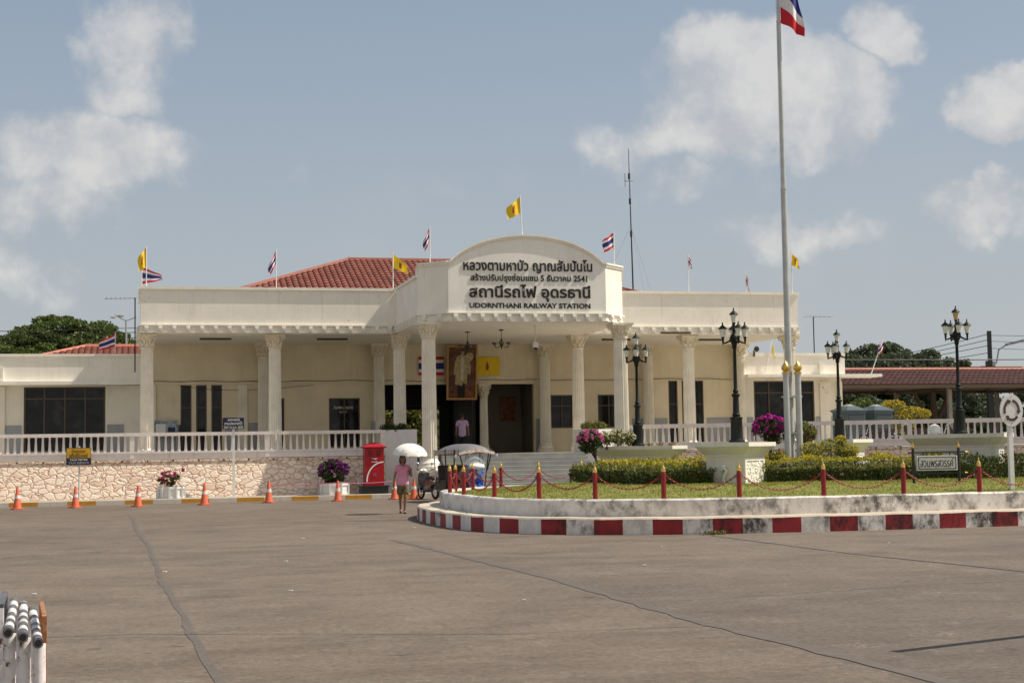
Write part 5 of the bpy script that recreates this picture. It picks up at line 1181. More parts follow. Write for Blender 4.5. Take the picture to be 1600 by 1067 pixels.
nb2 = MB().box(1.99, 2.18, 69.75, 69.86, 1.58, 3.06); tag(nb2.build('standing_ashtray', 'hall_black', loc=(2.08, 69.8, 1.58)), 'narrow dark box standing beside the pale blue notice board', 'bin')

# ------------------------------------------------------------------ along the pavement
def cone(loc, label):
    t = thing('traffic_cone', label, 'traffic cone', loc, random.uniform(-.4, .4), 'orange traffic cones by the kerb')
    MB().lathe([(.155, .035), (.135, .07), (.032, .73), (.024, .745)], n=20).build('body', 'cone_orange', t, local=True, smooth=40)
    MB().lathe([(.0945, .36), (.0795, .47)], n=20).build('reflective_band', 'cone_band', t, local=True, smooth=40)
    MB().prism([(-.19, -.15), (-.15, -.19), (.15, -.19), (.19, -.15), (.19, .15), (.15, .19), (-.15, .19), (-.19, .15)], 0.0, .035, 'xy').build('foot', 'cone_orange', t, local=True)
    return t
CN = [(-3.72, 53.6, 'leftmost orange cone, at the edge of the photo'), (-1.88, 54.0, 'orange cone before the yellow and navy taxi sign'), (.17, 53.6, 'orange cone left of the white pot of pink flowers'), (2.38, 53.8, 'orange cone between the pink flower pot and the navy sign post'),
      (4.62, 54.4, 'orange cone right of the tall navy sign, on the kerb line'), (7.04, 54.4, 'orange cone in front of the white pot of purple bougainvillea'), (9.20, 55.2, 'orange cone half hidden behind the walking woman'), (9.80, 54.6, 'orange cone beside the parked scooter')]
c0_ = cone((CN[0][0], CN[0][1], 0.002), CN[0][2])
for x, y, lb in CN[1:]: dup(c0_, (x, y, 0.002), random.uniform(-3, 3), lb, scale=random.uniform(.95, 1.04)).rotation_euler[0] = random.uniform(-.015, .015)
for (a, b), lb in zip(((4, 5), (5, 6)), ('thin pale red cord tied from the cone by the navy sign to the next cone', 'thin pale red cord tied from the bougainvillea pot cone to the cone behind the woman')):
    p, q_ = CN[a], CN[b]; pts = [(p[0] + (q_[0] - p[0]) * i / 10, p[1] + (q_[1] - p[1]) * i / 10, .66 - .05 * 4 * (i / 10) * (1 - i / 10)) for i in range(11)]
    tag(MB().tube(pts, .011, 5).build('cone_cord', 'petal_pink', loc=(p[0], p[1], .6), smooth=60), lb, 'cord', 'cords between the cones')
tx = thing('taxi_sign', 'yellow and navy taxi meter sign on a thin post before the stone wall', 'sign', (-1.9, 58.3, .146))
MB().tube([(-1.9, 58.32, .146), (-1.9, 58.32, 2.1)], .03, 8).build('post', 'post_grey', tx)
bd = MB().box(-2.36, -1.48, 58.26, 58.29, 1.42, 2.04).build('board', 'bronze', tx)
up_ = MB().box(-2.34, -1.50, 58.245, 58.258, 1.67, 2.02).build('upper_panel', 'sign_yellow', tx); lo_ = MB().box(-2.34, -1.50, 58.245, 58.258, 1.44, 1.655).build('lower_panel', 'sign_navy', tx)
text_obj('lettering', 'ที่จอดรถ', 'kerb_red', up_, -2.16, -1.68, 1.86, 1.99, 58.244, .004, .01); text_obj('lettering', 'แท็กซี่มิเตอร์', 'letter_black', up_, -2.24, -1.60, 1.69, 1.845, 58.244, .004, .01)
text_obj('lettering', 'TAXI METER', 'sign_white', lo_, -2.24, -1.60, 1.57, 1.635, 58.244, .004, .01); text_obj('lettering', 'TAXI SERVICE', 'post_grey', lo_, -2.28, -1.56, 1.46, 1.525, 58.244, .004, .0)
nv = thing('navy_sign', 'navy sign with white lettering on a tall white post before the stone wall', 'sign', (3.66, 58.3, .146))
MB().box(3.61, 3.70, 58.30, 58.36, .146, 2.85).build('post', 'sign_white', nv)
bd = MB().box(3.25, 4.04, 58.255, 58.285, 2.66, 3.08).build('board', 'sign_navy', nv)
for s_, a, b, c, d in (('เขตทางรถไฟ', 3.44, 3.88, 2.955, 3.065), ('ตามประกาศไว้', 3.32, 3.97, 2.81, 2.935), ('วันที่ 16 ธ.ค. 2550', 3.29, 4.00, 2.68, 2.785)): text_obj('lettering', s_, 'sign_white', bd, a, b, c, d, 58.254, .004, .012)
def pot(name, label, x, y, r, h, n, leafm, petalm, bh, br, zc):
    t = thing(name, label, 'planter', (x, y, .15)); k = MB(); pr = [(x + r * math.cos(2 * math.pi * i / n + .39), y + r * .85 * math.sin(2 * math.pi * i / n + .39)) for i in range(n)]
    inn = [(x + (px - x) * .93, y + (py - y) * .93) for px, py in pr]
    k.prism(inn, .15, .15 + h, 'xy'); k.prism(pr, .15 + h - .08, .15 + h + .004, 'xy'); k.prism(pr, .15, .21, 'xy')
    for px, py in pr: k.box(px - .03, px + .03, py - .03, py + .03, .15, .15 + h + .002)
    k.build('pot', 'pot_white', t); MB().prism(inn, .15 + h - .02, .15 + h + .015, 'xy').build('soil', 'soil', t)
    s_ = MB()
    for i in range(6): a = i * 1.05; s_.tube([(x, y, .12 + h), (x + math.cos(a) * br * .6, y + math.sin(a) * br * .5, zc)], [.02, .008], 5)
    s_.build('stems', 'bark', t); return t
p1 = pot('flower_pot', 'white fluted pot of sparse pink flowers against the stone wall', 1.35, 57.7, .50, .42, 12, 'leaf_hedge', 'petal_rose', .5, .4, .85)
leaves_mesh('foliage', 'leaf_hedge', clumps((1.30, 57.7, .84), (.38, .3, .22), 14, .10, 40, .6), .09, p1); leaves_mesh('blossom', 'petal_rose', np.concatenate([clumps((1.28, 57.7, .95), (.36, .28, .18), 13, .07, 26, .8), in_ball((1.78, 57.7, 1.18), (.06, .06, .10), 40, .2)]), .07, p1, aspect=.8)
p2 = pot('flower_pot', 'white pot with a big dark purple bougainvillea beside the letterbox', 7.32, 57.6, .56, .42, 8, 'leaf_dark', 'petal_purple', .5, .5, 1.0)
leaves_mesh('foliage', 'leaf_dark', clumps((7.30, 57.6, 1.0), (.54, .44, .42), 60, .14, 50, .6), .10, p2)
Q_ = clumps((7.30, 57.6, 1.06), (.56, .46, .40), 90, .08, 20, .85); leaves_mesh('blossom', 'petal_purple', Q_[Q_[:, 2] > .98 + RNG.normal(0, .1, len(Q_))], .08, p2, aspect=.8)
# red letterbox
pb = thing('letterbox', 'red roadside letterbox with a pitched top on a black plinth', 'letterbox', (8.83, 57.9, .15))
MB().box(8.36, 9.36, 57.55, 58.3, .15, .40).box(8.32, 9.40, 57.51, 58.34, .40, .455).build('plinth', 'plinth_black', pb)
bdy = MB().box(8.50, 9.22, 57.66, 58.22, .455, 1.86).build('body', 'postbox_red', pb)
MB().frustum(8.86, 57.94, 1.86, 1.90, .40, .32, .47, .38).frustum(8.86, 57.94, 1.90, 2.08, .47, .38, .14, .10).build('roof', 'postbox_red', pb)
q = MB(); pts = []
for i in range(15): t_ = R(182 - 92 * i / 14); pts.append((9.20 + .66 * math.cos(t_), .62 + .74 * math.sin(t_)))
inner_ = [(9.20 + .61 * math.cos(R(182 - 92 * i / 14)), .62 + .69 * math.sin(R(182 - 92 * i / 14))) for i in range(15)]
q.prism(pts + inner_[::-1], 57.648, 57.657, 'xz'); q.build('white_stripe', 'sign_white', bdy)
q = MB()
for dx in (-.16, .15):
    for zz in (1.74, 1.66, 1.58): q.box(8.86 + dx - .085, 8.86 + dx + .085, 57.642, 57.658, zz - .012, zz + .012)
q.build('slot', 'rubber', bdy); q = MB(); q.prism([(8.74, 1.48), (8.98, 1.48), (8.90, 1.42), (8.86, 1.44)], 57.645, 57.657, 'xz').prism([(8.72, 1.36), (8.98, 1.36), (8.94, 1.33), (8.76, 1.33)], 57.645, 57.657, 'xz'); q.build('emblem', 'sign_white', bdy)
MB().box(8.80, 8.93, 57.645, 57.657, .80, .92).build('lock_plate', 'petal_rose', bdy)

# ------------------------------------------------------------------ people
def skin_mesh(name, m, chains, parent, sub=2):
    """chains: list of (points, radii); chains whose first point repeats an earlier one join there"""
    V = []; E = []; Rr = []; key = {}
    for pts, rs in chains:
        prev = None
        for p, r in zip(pts, rs):
            k = tuple(round(c, 4) for c in p)
            if k in key: i = key[k]
            else: i = len(V); key[k] = i; V.append(p); Rr.append(r)
            if prev is not None: E.append((prev, i))
            prev = i
    me = bpy.data.meshes.new(name); me.from_pydata(V, E, []); o = link(bpy.data.objects.new(name, me))
    md = o.modifiers.new('skin', 'SKIN'); md.use_smooth_shade = True
    if not me.skin_vertices: bpy.context.view_layer.objects.active = o; bpy.context.view_layer.update()
    if not me.skin_vertices:
        bm = bmesh.new(); bm.from_mesh(me); bm.verts.layers.skin.verify(); bm.to_mesh(me); bm.free()
    for i, sv in enumerate(me.skin_vertices[0].data):
        r = Rr[i]; sv.radius = r if isinstance(r, tuple) else (r, r); sv.use_root = (i == 0)
    s2 = o.modifiers.new('sub', 'SUBSURF'); s2.levels = sub; s2.render_levels = sub
    bpy.context.view_layer.update()
    out = bpy.data.meshes.new_from_object(o.evaluated_get(bpy.context.evaluated_depsgraph_get()))
    bpy.data.objects.remove(o); bpy.data.meshes.remove(me)
    out.materials.clear(); out.materials.append(MATS[m]); out.shade_smooth()
    r = link(bpy.data.objects.new(name, out)); r.parent = parent; return r
def fingers(wrist, palm_dir, spread, curl, L_=.085, thumb=1):
    """four fingers and a thumb rooted in the palm at the end of wrist + palm_dir"""
    w_ = Vector(wrist); d = Vector(palm_dir).normalized(); sp = Vector(spread).normalized(); cu_ = Vector(curl).normalized(); out = []
    palm = w_ + d * .085; out.append(([tuple(w_), tuple(w_ + d * .045), tuple(palm)], [.024, (.036, .02), (.038, .018)]))
    for k, (o, f) in enumerate(((-.030, .88), (-.010, 1.0), (.010, .95), (.029, .75))):
        b = palm + sp * o; m_ = b + d * (L_ * .45 * f) + cu_ * .012; e = m_ + d * (L_ * .30 * f) + cu_ * (.035 * f); out.append(([tuple(palm), tuple(b), tuple(m_), tuple(e)], [(.038, .018), .0095, .009, .008]))
    tb = w_ + d * .03; t1 = tb + sp * (-.035 * thumb) + d * .02; t2 = t1 + sp * (-.012 * thumb) + d * .03 + cu_ * .015
    out.append(([tuple(w_ + d * .045), tuple(t1), tuple(t2)], [(.036, .02), .0105, .009])); return out
wm = thing('person', 'woman in a pink polo shirt and olive shorts walking under a white umbrella', 'person', (7.27, 42.2, 0.0), R(-6))
pelv, chest, neck = (0, 0, .86), (0, .0, 1.20), (0, .0, 1.36)
rw = (.262, -.10, 1.08)
body = [([pelv, (0, 0, 1.02), chest, (0, .005, 1.30), neck, (0, -.01, 1.42)], [(.145, .105), (.115, .09), (.135, .10), (.11, .075), .05, .052]),
        ([pelv, (-.085, .0, .80), (-.075, .03, .48), (-.06, .14, .16), (-.06, .15, .09), (-.06, .06, .045)], [(.145, .105), .085, .056, .034, .034, .03]),
        ([pelv, (.085, -.01, .80), (.06, -.10, .47), (.035, -.09, .10), (.035, -.085, .055), (.04, -.20, .03)], [(.145, .105), .088, .058, .034, .036, .03]),
        ([(0, .005, 1.30), (-.155, .0, 1.29), (-.215, .03, 1.06), (-.255, -.01, .82)], [(.11, .075), .05, .038, .027]),
        ([(0, .005, 1.30), (.155, .0, 1.29), (.232, .04, 1.07), (.238, -.06, 1.03), (.222, -.11, 1.15)], [(.11, .075), .05, .04, .034, .026])]
body += fingers((-.255, -.01, .82), (-.08, -.25, -1), (0, 1, -.2), (.8, 0, -.2), thumb=-1)
body += fingers((.222, -.11, 1.15), (-.03, -.05, 1), (0, 1, 0), (-1, -.3, 0), .07)
bo = skin_mesh('body', 'skin_dark', body, wm)
hd = MB(); 
def head(c, parent, turn=0.0, skinm='skin_dark', female=True, back=False):
    x, y, z = c; m = MB(); m.ball((x, y, z), (.073, .092, .115), 20, 14); m.ball((x, y - .02, z - .065), (.052, .066, .052), 16, 10)
    m.ball((x, y - .095, z - .012), (.015, .018, .024), 10, 8)
    m.ball((x - .075, y + .01, z - .01), (.012, .02, .032), 8, 6); m.ball((x + .075, y + .01, z - .01), (.012, .02, .032), 8, 6)
    o = m.build('head', skinm, parent, local=True, smooth=70)
    e = MB(); e.ball((x - .03, y - .085, z + .012), (.014, .008, .008), 8, 6); e.ball((x + .03, y - .085, z + .012), (.014, .008, .008), 8, 6); e.box(x - .045, x - .016, y - .094, y - .086, z + .03, z + .037).box(x + .016, x + .045, y - .094, y - .086, z + .03, z + .037); e.build('eyes', 'hair_black', o, local=True)
    MB().ball((x, y - .086, z - .062), (.024, .008, .008), 10, 6).build('mouth', 'petal_rose', o, local=True)
    h = MB(); h.ball((x, y + .018, z + .03), (.088, .098, .102), 18, 12)
    if female: h.ball((x - .062, y + .025, z - .035), (.038, .065, .10), 12, 8); h.ball((x + .062, y + .025, z - .035), (.038, .065, .10), 12, 8); h.ball((x, y + .06, z - .045), (.075, .05, .11), 12, 8)
    h.build('hair', 'hair_black', o, local=True, smooth=70); return o
head((0, -.02, 1.505), wm)
skin_mesh('polo_shirt', 'shirt_pink', [([(0, 0, .72), (0, 0, .86), (0, 0, 1.0), (0, 0, 1.18), (0, .005, 1.29), (0, .0, 1.36)], [(.188, .15), (.188, .148), (.158, .122), (.165, .125), (.13, .095), .066]),
    ([(0, .005, 1.29), (-.15, .0, 1.285), (-.20, .022, 1.13)], [(.125, .092), .068, .058]), ([(0, .005, 1.29), (.15, .0, 1.285), (.212, .03, 1.13)], [(.125, .092), .068, .058])], wm)
col_ = MB(); col_.prism([(-.07, 1.385), (-.015, 1.30), (.0, 1.22), (.015, 1.30), (.07, 1.385), (.03, 1.36), (0, 1.27), (-.03, 1.36)], -.128, -.118, 'xz').build('collar', 'petal_pink', wm, local=True)
skin_mesh('shorts', 'shorts_olive', [([(0, 0, 1.0), (0, 0, .90), (0, 0, .80)], [(.11, .085), (.135, .10), (.165, .124)]), ([(0, 0, .80), (-.085, .0, .72), (-.080, .02, .50)], [(.165, .124), .108, .092]), ([(0, 0, .80), (.085, -.02, .72), (.066, -.085, .50)], [(.165, .124), .11, .094])], wm)
MB().box(-.10, -.02, .02, .20, .012, .030).box(.0, .08, -.26, -.03, .004, .022).build('sandals', 'rubber', wm, local=True)
um = thing('umbrella', 'white parasol with small pink prints held over the walking woman', 'umbrella', (7.50, 42.1, 1.20))
ax_ = Vector((.04, -.08, 1)).normalized(); e1 = Vector((1, 0, -.04)).normalized(); e2 = ax_.cross(e1).normalized(); apex = Vector((7.46, 42.02, 1.93)); cb_ = MB(); NP = 10; NRg = 7; V = []
for i in range(NRg + 1):
    u = i / NRg; r_ = .50 * math.sin(u * 1.42) / math.sin(1.42); z_ = -.33 * (1 - math.cos(u * 1.42)) / (1 - math.cos(1.42))
    for j in range(NP * 4):
        t_ = 2 * math.pi * j / (NP * 4); sc_ = 1 - .055 * u * abs(math.sin(NP * t_ / 2)); V.append(apex + e1 * (math.cos(t_) * r_ * sc_) + e2 * (math.sin(t_) * r_ * sc_) + ax_ * (z_ + .02 * u * abs(math.sin(NP * t_ / 2))))
M_ = NP * 4; cb_.v = [tuple(v) for v in V]
for i in range(NRg):
    for j in range(M_): cb_.f.append((i * M_ + j, (i + 1) * M_ + j, (i + 1) * M_ + (j + 1) % M_, i * M_ + (j + 1) % M_)); cb_.m.append(0)
cano = cb_.build('canopy', 'umbrella_white', um, smooth=25, fix=False)
MB().tube([apex - ax_ * .80, apex + ax_ * .03], .007, 6).build('shaft', 'chrome', um); MB().tube([apex - ax_ * .90, apex - ax_ * .76], .014, 8).build('handle', 'iron_dark', um)
rb = MB()
for j in range(NP): q0 = V[2 * M_ + j * 4]; rb.tube([apex - ax_ * .38, V[4 * M_ + j * 4]], .003, 4).tube([V[j * 4 + M_], V[4 * M_ + j * 4] , V[NRg * M_ + j * 4]], .003, 4)
rb.build('ribs', 'chrome', um)
pr = MB()
for j, i in ((26, 5), (32, 5), (29, 3), (21, 5), (35, 4)):
    c_ = V[i * M_ + j]; nn_ = (c_ - (apex - ax_ * .6)).normalized(); a_ = nn_.cross(ax_).normalized(); b_ = nn_.cross(a_)
    for k in range(5):
        t_ = 2 * math.pi * k / 5; p_ = c_ + nn_ * .004 + (a_ * math.cos(t_) + b_ * math.sin(t_)) * .015; pr.add([p_ + a_ * .010, p_ + b_ * .010, p_ - a_ * .010, p_ - b_ * .010], [(0, 1, 2, 3)])
pr.build('print', 'print_pink', cano, fix=False)
mn = thing('person', 'man in a lilac shirt walking away into the dark station entrance', 'person', (13.95, 65.6, 1.58), R(180 - 12))
bd_ = [([(0, 0, .90), (0, 0, 1.10), (0, 0, 1.28), (0, 0, 1.42), (0, 0, 1.50), (0, -.01, 1.54)], [(.15, .11), (.14, .10), (.16, .11), (.12, .085), .055, .055]),
       ([(0, 0, .90), (-.09, 0, .82), (-.09, .05, .48), (-.09, .16, .12), (-.09, .08, .04)], [(.15, .11), .09, .065, .042, .035]), ([(0, 0, .90), (.09, 0, .82), (.09, -.10, .48), (.09, -.10, .09), (.09, -.20, .04)], [(.15, .11), .09, .065, .042, .035]),
       ([(0, 0, 1.42), (-.19, 0, 1.39), (-.25, .04, 1.12), (-.27, .0, .88)], [(.12, .085), .055, .043, .03]), ([(0, 0, 1.42), (.19, 0, 1.39), (.25, .04, 1.12), (.27, -.04, .88)], [(.12, .085), .055, .043, .03])]
bd_ += fingers((-.27, .0, .88), (0, -.1, -1), (0, 1, 0), (.8, 0, -.3), thumb=-1) + fingers((.27, -.04, .88), (0, -.1, -1), (0, 1, 0), (-.8, 0, -.3), thumb=-1)
skin_mesh('body', 'skin_dark', bd_, mn); head((0, -.01, 1.625), mn, female=False)
skin_mesh('shirt', 'shirt_lilac', [([(0, 0, .70), (0, 0, .84), (0, 0, 1.1), (0, 0, 1.28), (0, 0, 1.42), (0, 0, 1.49)], [(.19, .145), (.19, .145), (.18, .135), (.195, .142), (.14, .10), .07]), ([(0, 0, 1.42), (-.19, 0, 1.385), (-.245, .03, 1.18)], [(.14, .10), .078, .07]), ([(0, 0, 1.42), (.19, 0, 1.385), (.245, .03, 1.18)], [(.14, .10), .078, .07])], mn)
skin_mesh('trousers', 'cloth_dark', [([(0, 0, 1.04), (0, 0, .94), (0, 0, .86)], [(.12, .09), (.14, .105), (.165, .125)]), ([(0, 0, .86), (-.09, 0, .78), (-.09, .05, .46), (-.09, .15, .10)], [(.165, .125), .105, .084, .066]), ([(0, 0, .86), (.09, 0, .78), (.09, -.10, .46), (.09, -.10, .10)], [(.165, .125), .105, .084, .066])], mn)
w2 = thing('person', 'dark clothed person in shadow behind the white planter wall', 'person', (11.02, 66.8, 1.58), R(20))
skin_mesh('body', 'skin_dark', [([(0, 0, .88), (0, 0, 1.08), (0, 0, 1.24), (0, 0, 1.34), (0, 0, 1.42), (0, 0, 1.45)], [(.14, .10), (.12, .09), (.14, .10), (.11, .08), .05, .05]), ([(0, 0, .88), (-.085, 0, .8), (-.085, 0, .45), (-.085, .03, .09), (-.085, -.08, .04)], [(.14, .10), .085, .06, .038, .03]), ([(0, 0, .88), (.085, 0, .8), (.085, 0, .45), (.085, .03, .09), (.085, -.08, .04)], [(.14, .10), .085, .06, .038, .03]),
    ([(0, 0, 1.34), (-.17, 0, 1.32), (-.23, .03, 1.06), (-.20, -.12, .92)], [(.11, .08), .05, .04, .028]), ([(0, 0, 1.34), (.17, 0, 1.32), (.23, .03, 1.06), (.20, -.12, .92)], [(.11, .08), .05, .04, .028])] + fingers((-.20, -.12, .92), (.3, -.6, -.3), (0, .4, -1), (1, 0, 0)) + fingers((.20, -.12, .92), (-.3, -.6, -.3), (0, .4, -1), (-1, 0, 0)), w2)
head((0, -.01, 1.52), w2)
skin_mesh('dress', 'cloth_dark', [([(0, 0, .55), (0, 0, .85), (0, 0, 1.06), (0, 0, 1.24), (0, 0, 1.34), (0, 0, 1.40)], [(.19, .16), (.17, .13), (.14, .11), (.155, .115), (.125, .09), .06]), ([(0, 0, 1.34), (-.17, 0, 1.315), (-.22, .02, 1.14)], [(.125, .09), .062, .054]), ([(0, 0, 1.34), (.17, 0, 1.315), (.22, .02, 1.14)], [(.125, .09), .062, .054])], w2)
# ------------------------------------------------------------------ scooter (front towards local +Y)
def wheel(name, parent, c, r, wd, spokes=10, axis='x'):
    t = MB().torus(c, r - wd * .45, wd * .5, 'x', 24, 10).build(name, 'rubber', parent, local=True, smooth=60)
    m = MB().torus(c, r - wd * 1.0, .018, 'x', 24, 6)
    m.tube([(c[0] - .05, c[1], c[2]), (c[0] + .05, c[1], c[2])], .035, 10)
    for k in range(spokes): a = 2 * math.pi * k / spokes; m.tube([(c[0], c[1] + .03 * math.cos(a), c[2] + .03 * math.sin(a)), (c[0], c[1] + (r - wd) * math.cos(a), c[2] + (r - wd) * math.sin(a))], .007, 4)
    m.build('rim', 'chrome', t, local=True, smooth=40); return t
sc_t = thing('scooter', 'black and cream motor scooter parked by the column foot, seen from behind', 'scooter', (10.28, 54.3, 0.0), R(14))
wheel('wheel', sc_t, (0, .62, .28), .28, .085); wheel('wheel', sc_t, (0, -.58, .28), .28, .095)
m = MB()
m.prism([(-.82, .72), (-.80, .60), (-.55, .50), (-.30, .40), (-.18, .30), (.22, .28), (.30, .42), (.05, .44), (-.02, .56), (-.05, .74), (-.40, .78)], -.13, .13, 'yz')
m.ball((0, -.62, .66), (.15, .26, .11), 14, 10); m.build('body', 'scooter_black', sc_t, local=True, smooth=50)
m = MB(); m.prism([(.30, .32), (.44, .40), (.50, .62), (.44, .86), (.36, .96), (.32, .90), (.38, .62), (.28, .44)], -.20, .20, 'yz'); m.ball((0, .46, .72), (.19, .09, .26), 14, 10); m.build('leg_shield', 'scooter_black', sc_t, local=True, smooth=50)
m = MB(); m.ball((0, .62, .48), (.085, .30, .13), 14, 8); m.build('mudguard', 'scooter_black', sc_t, local=True, smooth=60)
m = MB(); m.prism([(-.78, .76), (-.50, .84), (-.25, .80), (-.02, .76), (-.02, .70), (-.40, .72), (-.76, .70)], -.13, .13, 'yz'); m.build('seat', 'seat_dark', sc_t, local=True, smooth=50)
m = MB(); m.ball((0, .38, 1.0), (.14, .11, .10), 14, 10); m.build('headlight_cowl', 'scooter_cream', sc_t, local=True, smooth=60)
MB().ball((0, .475, .99), (.085, .03, .07), 12, 8).build('headlight', 'chrome', sc_t, local=True, smooth=60)
m = MB(); m.tube([(-.34, .22, 1.06), (-.16, .33, 1.04), (.16, .33, 1.04), (.34, .22, 1.06)], .015, 6).tube([(0, .36, 1.0), (0, .62, .28)], .028, 8); m.build('handlebar', 'chrome', sc_t, local=True, smooth=50)
m = MB(); m.tube([(-.36, .20, 1.06), (-.24, .29, 1.05)], .02, 8).tube([(.36, .20, 1.06), (.24, .29, 1.05)], .02, 8); m.build('grip', 'rubber', sc_t, local=True)
for s_ in (-1, 1):
    m = MB().tube([(s_ * .22, .30, 1.05), (s_ * .27, .28, 1.22)], .008, 5); m.ball((s_ * .29, .28, 1.27), (.065, .015, .05), 12, 8); m.build('mirror', 'chrome', sc_t, local=True, smooth=50)
MB().ball((0, -.84, .66), (.10, .04, .05), 12, 8).build('tail_light', 'tail_red', sc_t, local=True, smooth=60)
for s_ in (-1, 1): MB().ball((s_ * .15, -.80, .64), (.04, .04, .035), 10, 6).build('indicator', 'tuk_trim', sc_t, local=True, smooth=60)
MB().prism([(-.90, .40), (-.84, .54), (-.85, .55), (-.91, .40)], -.11, .11, 'yz').build('number_plate', 'sign_white', sc_t, local=True)
MB().prism([(-.86, .28), (-.76, .56), (-.70, .56), (-.80, .28)], -.06, .06, 'yz').build('rear_mudguard', 'rubber', sc_t, local=True)
MB().tube([(.16, -.05, .26), (.17, -.35, .30), (.17, -.80, .36)], [.025, .045, .05], 10).build('exhaust', 'chrome', sc_t, local=True, smooth=50)
MB().tube([(-.06, -.78, .80), (-.06, -.92, .84), (.06, -.92, .84), (.06, -.78, .80)], .012, 6).tube([(-.14, -.45, .70), (-.15, -.75, .62), (-.13, -.86, .56)], .012, 6).tube([(.14, -.45, .70), (.15, -.75, .62), (.13, -.86, .56)], .012, 6).build('grab_rail', 'chrome', sc_t, local=True)
MB().box(-.17, .17, -.04, .34, .26, .30).build('footboard', 'rubber', sc_t, local=True)

# ------------------------------------------------------------------ tuk-tuk (front towards local -Y)
tk = thing('tuk_tuk', 'blue and white three wheeled tuk-tuk with a grey canopy before the steps', 'tuk-tuk', (10.93, 51.0, 0.0), R(10))
wheel('wheel', tk, (0, -1.12, .26), .26, .10, 8); wheel('wheel', tk, (-.52, .75, .26), .26, .12, 8); wheel('wheel', tk, (.52, .75, .26), .26, .12, 8)
m = MB(); m.prism([(-.40, .32), (1.25, .32), (1.30, .75), (.95, .78), (.95, .50), (-.25, .48), (-.40, .50)], -.58, .58, 'yz'); m.build('body', 'scooter_black', tk, local=True)
m = MB(); m.box(-.63, .63, .30, 1.28, .50, .56).box(-.635, -.62, .2, 1.25, .40, .66).box(.62, .635, .2, 1.25, .40, .66); m.build('body_trim', 'iron_dark', tk, local=True)
m = MB(); m.ball((0, -1.0, .92), (.25, .17, .36), 18, 12); m.prism([(-1.08, .60), (-1.06, 1.05), (-.82, 1.18), (-.80, .40), (-1.0, .40)], -.20, .20, 'yz'); m.build('front_cowl', 'tuk_blue', tk, local=True, smooth=60)
m = MB(); m.ball((0, -1.0, 1.17), (.29, .20, .12), 18, 10); m.build('cowl_band', 'sign_white', tk, local=True, smooth=60)
m = MB(); m.ball((0, -1.16, .46), (.11, .30, .14), 14, 8); m.build('front_mudguard', 'tuk_blue', tk, local=True, smooth=60)
m = MB(); m.tube([(-.07, -1.12, .26), (-.07, -1.0, .95)], .022, 6).tube([(.07, -1.12, .26), (.07, -1.0, .95)], .022, 6); m.build('fork', 'chrome', tk, local=True)
m = MB(); V = []
for i in range(9):
    a = -1 + i / 4; V += [(a * .36, -1.02 + .10 * a * a, 1.24), (a * .30, -.88 + .10 * a * a, 1.50 + .16 * (1 - a * a))]
m.v = V; m.f = [(2 * i, 2 * i + 2, 2 * i + 3, 2 * i + 1) for i in range(8)]; m.m = [0] * 8
ws = m.build('windscreen', 'clear_screen', tk, local=True, smooth=60, fix=False)
MB().tube(V[0::2], .016, 6).tube(V[1::2], .014, 6).tube(V[0:2], .014, 6).tube(V[-2:], .014, 6).build('screen_frame', 'chrome', ws, local=True)
roof = MB(); V = []; nu, nv = 14, 10
for i in range(nu + 1):
    y = -.98 + 2.2 * i / nu; e = abs(i / nu * 2 - 1)
    for j in range(nv + 1):
        a = -1 + 2 * j / nv; V.append((a * (.64 - .05 * (1 - i / nu)), y, 1.94 - .20 * abs(a) ** 2.4 - .10 * e ** 3 - (.10 if i == 0 else 0)))
roof.v = V
for i in range(nu):
    for j in range(nv): roof.f.append((i * (nv + 1) + j, i * (nv + 1) + j + 1, (i + 1) * (nv + 1) + j + 1, (i + 1) * (nv + 1) + j)); roof.m.append(0)
cn = roof.build('canopy', 'tuk_roof', tk, local=True, smooth=60, fix=False)
m = MB()
for s_ in (-1, 1): m.add([(s_ * .592, -.97, 1.74), (s_ * .642, 1.22, 1.74), (s_ * .655, 1.22, 1.58), (s_ * .605, -.97, 1.62)], [(0, 1, 2, 3)])
m.add([(-.64, -1.03, 1.66), (0, -1.03, 1.78), (.64, -1.03, 1.66), (.64, -1.05, 1.58), (0, -1.05, 1.66), (-.64, -1.05, 1.58)], [(0, 1, 4, 5), (1, 2, 3, 4)]).add([(-.64, 1.22, 1.72), (.64, 1.22, 1.72), (.65, 1.24, 1.56), (-.65, 1.24, 1.56)], [(0, 1, 2, 3)])
m.build('valance', 'tuk_trim', cn, local=True, fix=False)
for p_, q_ in (((-.60, 1.25, .7), (-.64, 1.28, 1.76)), ((.60, 1.25, .7), (.64, 1.28, 1.76)), ((-.58, .25, .5), (-.64, .22, 1.76)), ((.58, .25, .5), (.64, .22, 1.76)), ((-.42, -.92, 1.05), (-.60, -.92, 1.72)), ((.42, -.92, 1.05), (.60, -.92, 1.72)), ((-.56, -.35, .5), (-.63, -.6, 1.74)), ((.56, -.35, .5), (.63, -.6, 1.74))):
    MB().tube([p_, q_], .022, 6).build('roof_post', 'chrome' if p_[1] > 1 else 'iron_dark', tk, local=True)
m = MB(); m.box(-.55, .55, .45, .95, .56, .74).prism([(.95, .70), (1.05, 1.22), (1.15, 1.22), (1.10, .70)], -.56, .56, 'yz'); m.build('bench_seat', 'seat_dark', tk, local=True)
m = MB(); m.box(-.24, .24, -.55, -.20, .58, .72); m.build('driver_seat', 'seat_dark', tk, local=True)
m = MB(); m.tube([(-.36, -.78, 1.10), (-.15, -.92, 1.12), (.15, -.92, 1.12), (.36, -.78, 1.10)], .016, 6); m.build('handlebar', 'chrome', tk, local=True)
for x, z in ((0, 1.0), (-.15, .84), (.15, .84)): MB().tube([(x, -1.10 - .04 * (x == 0), z), (x, -1.22, z)], [.05, .075], 12).build('headlight', 'chrome', tk, local=True, smooth=40)
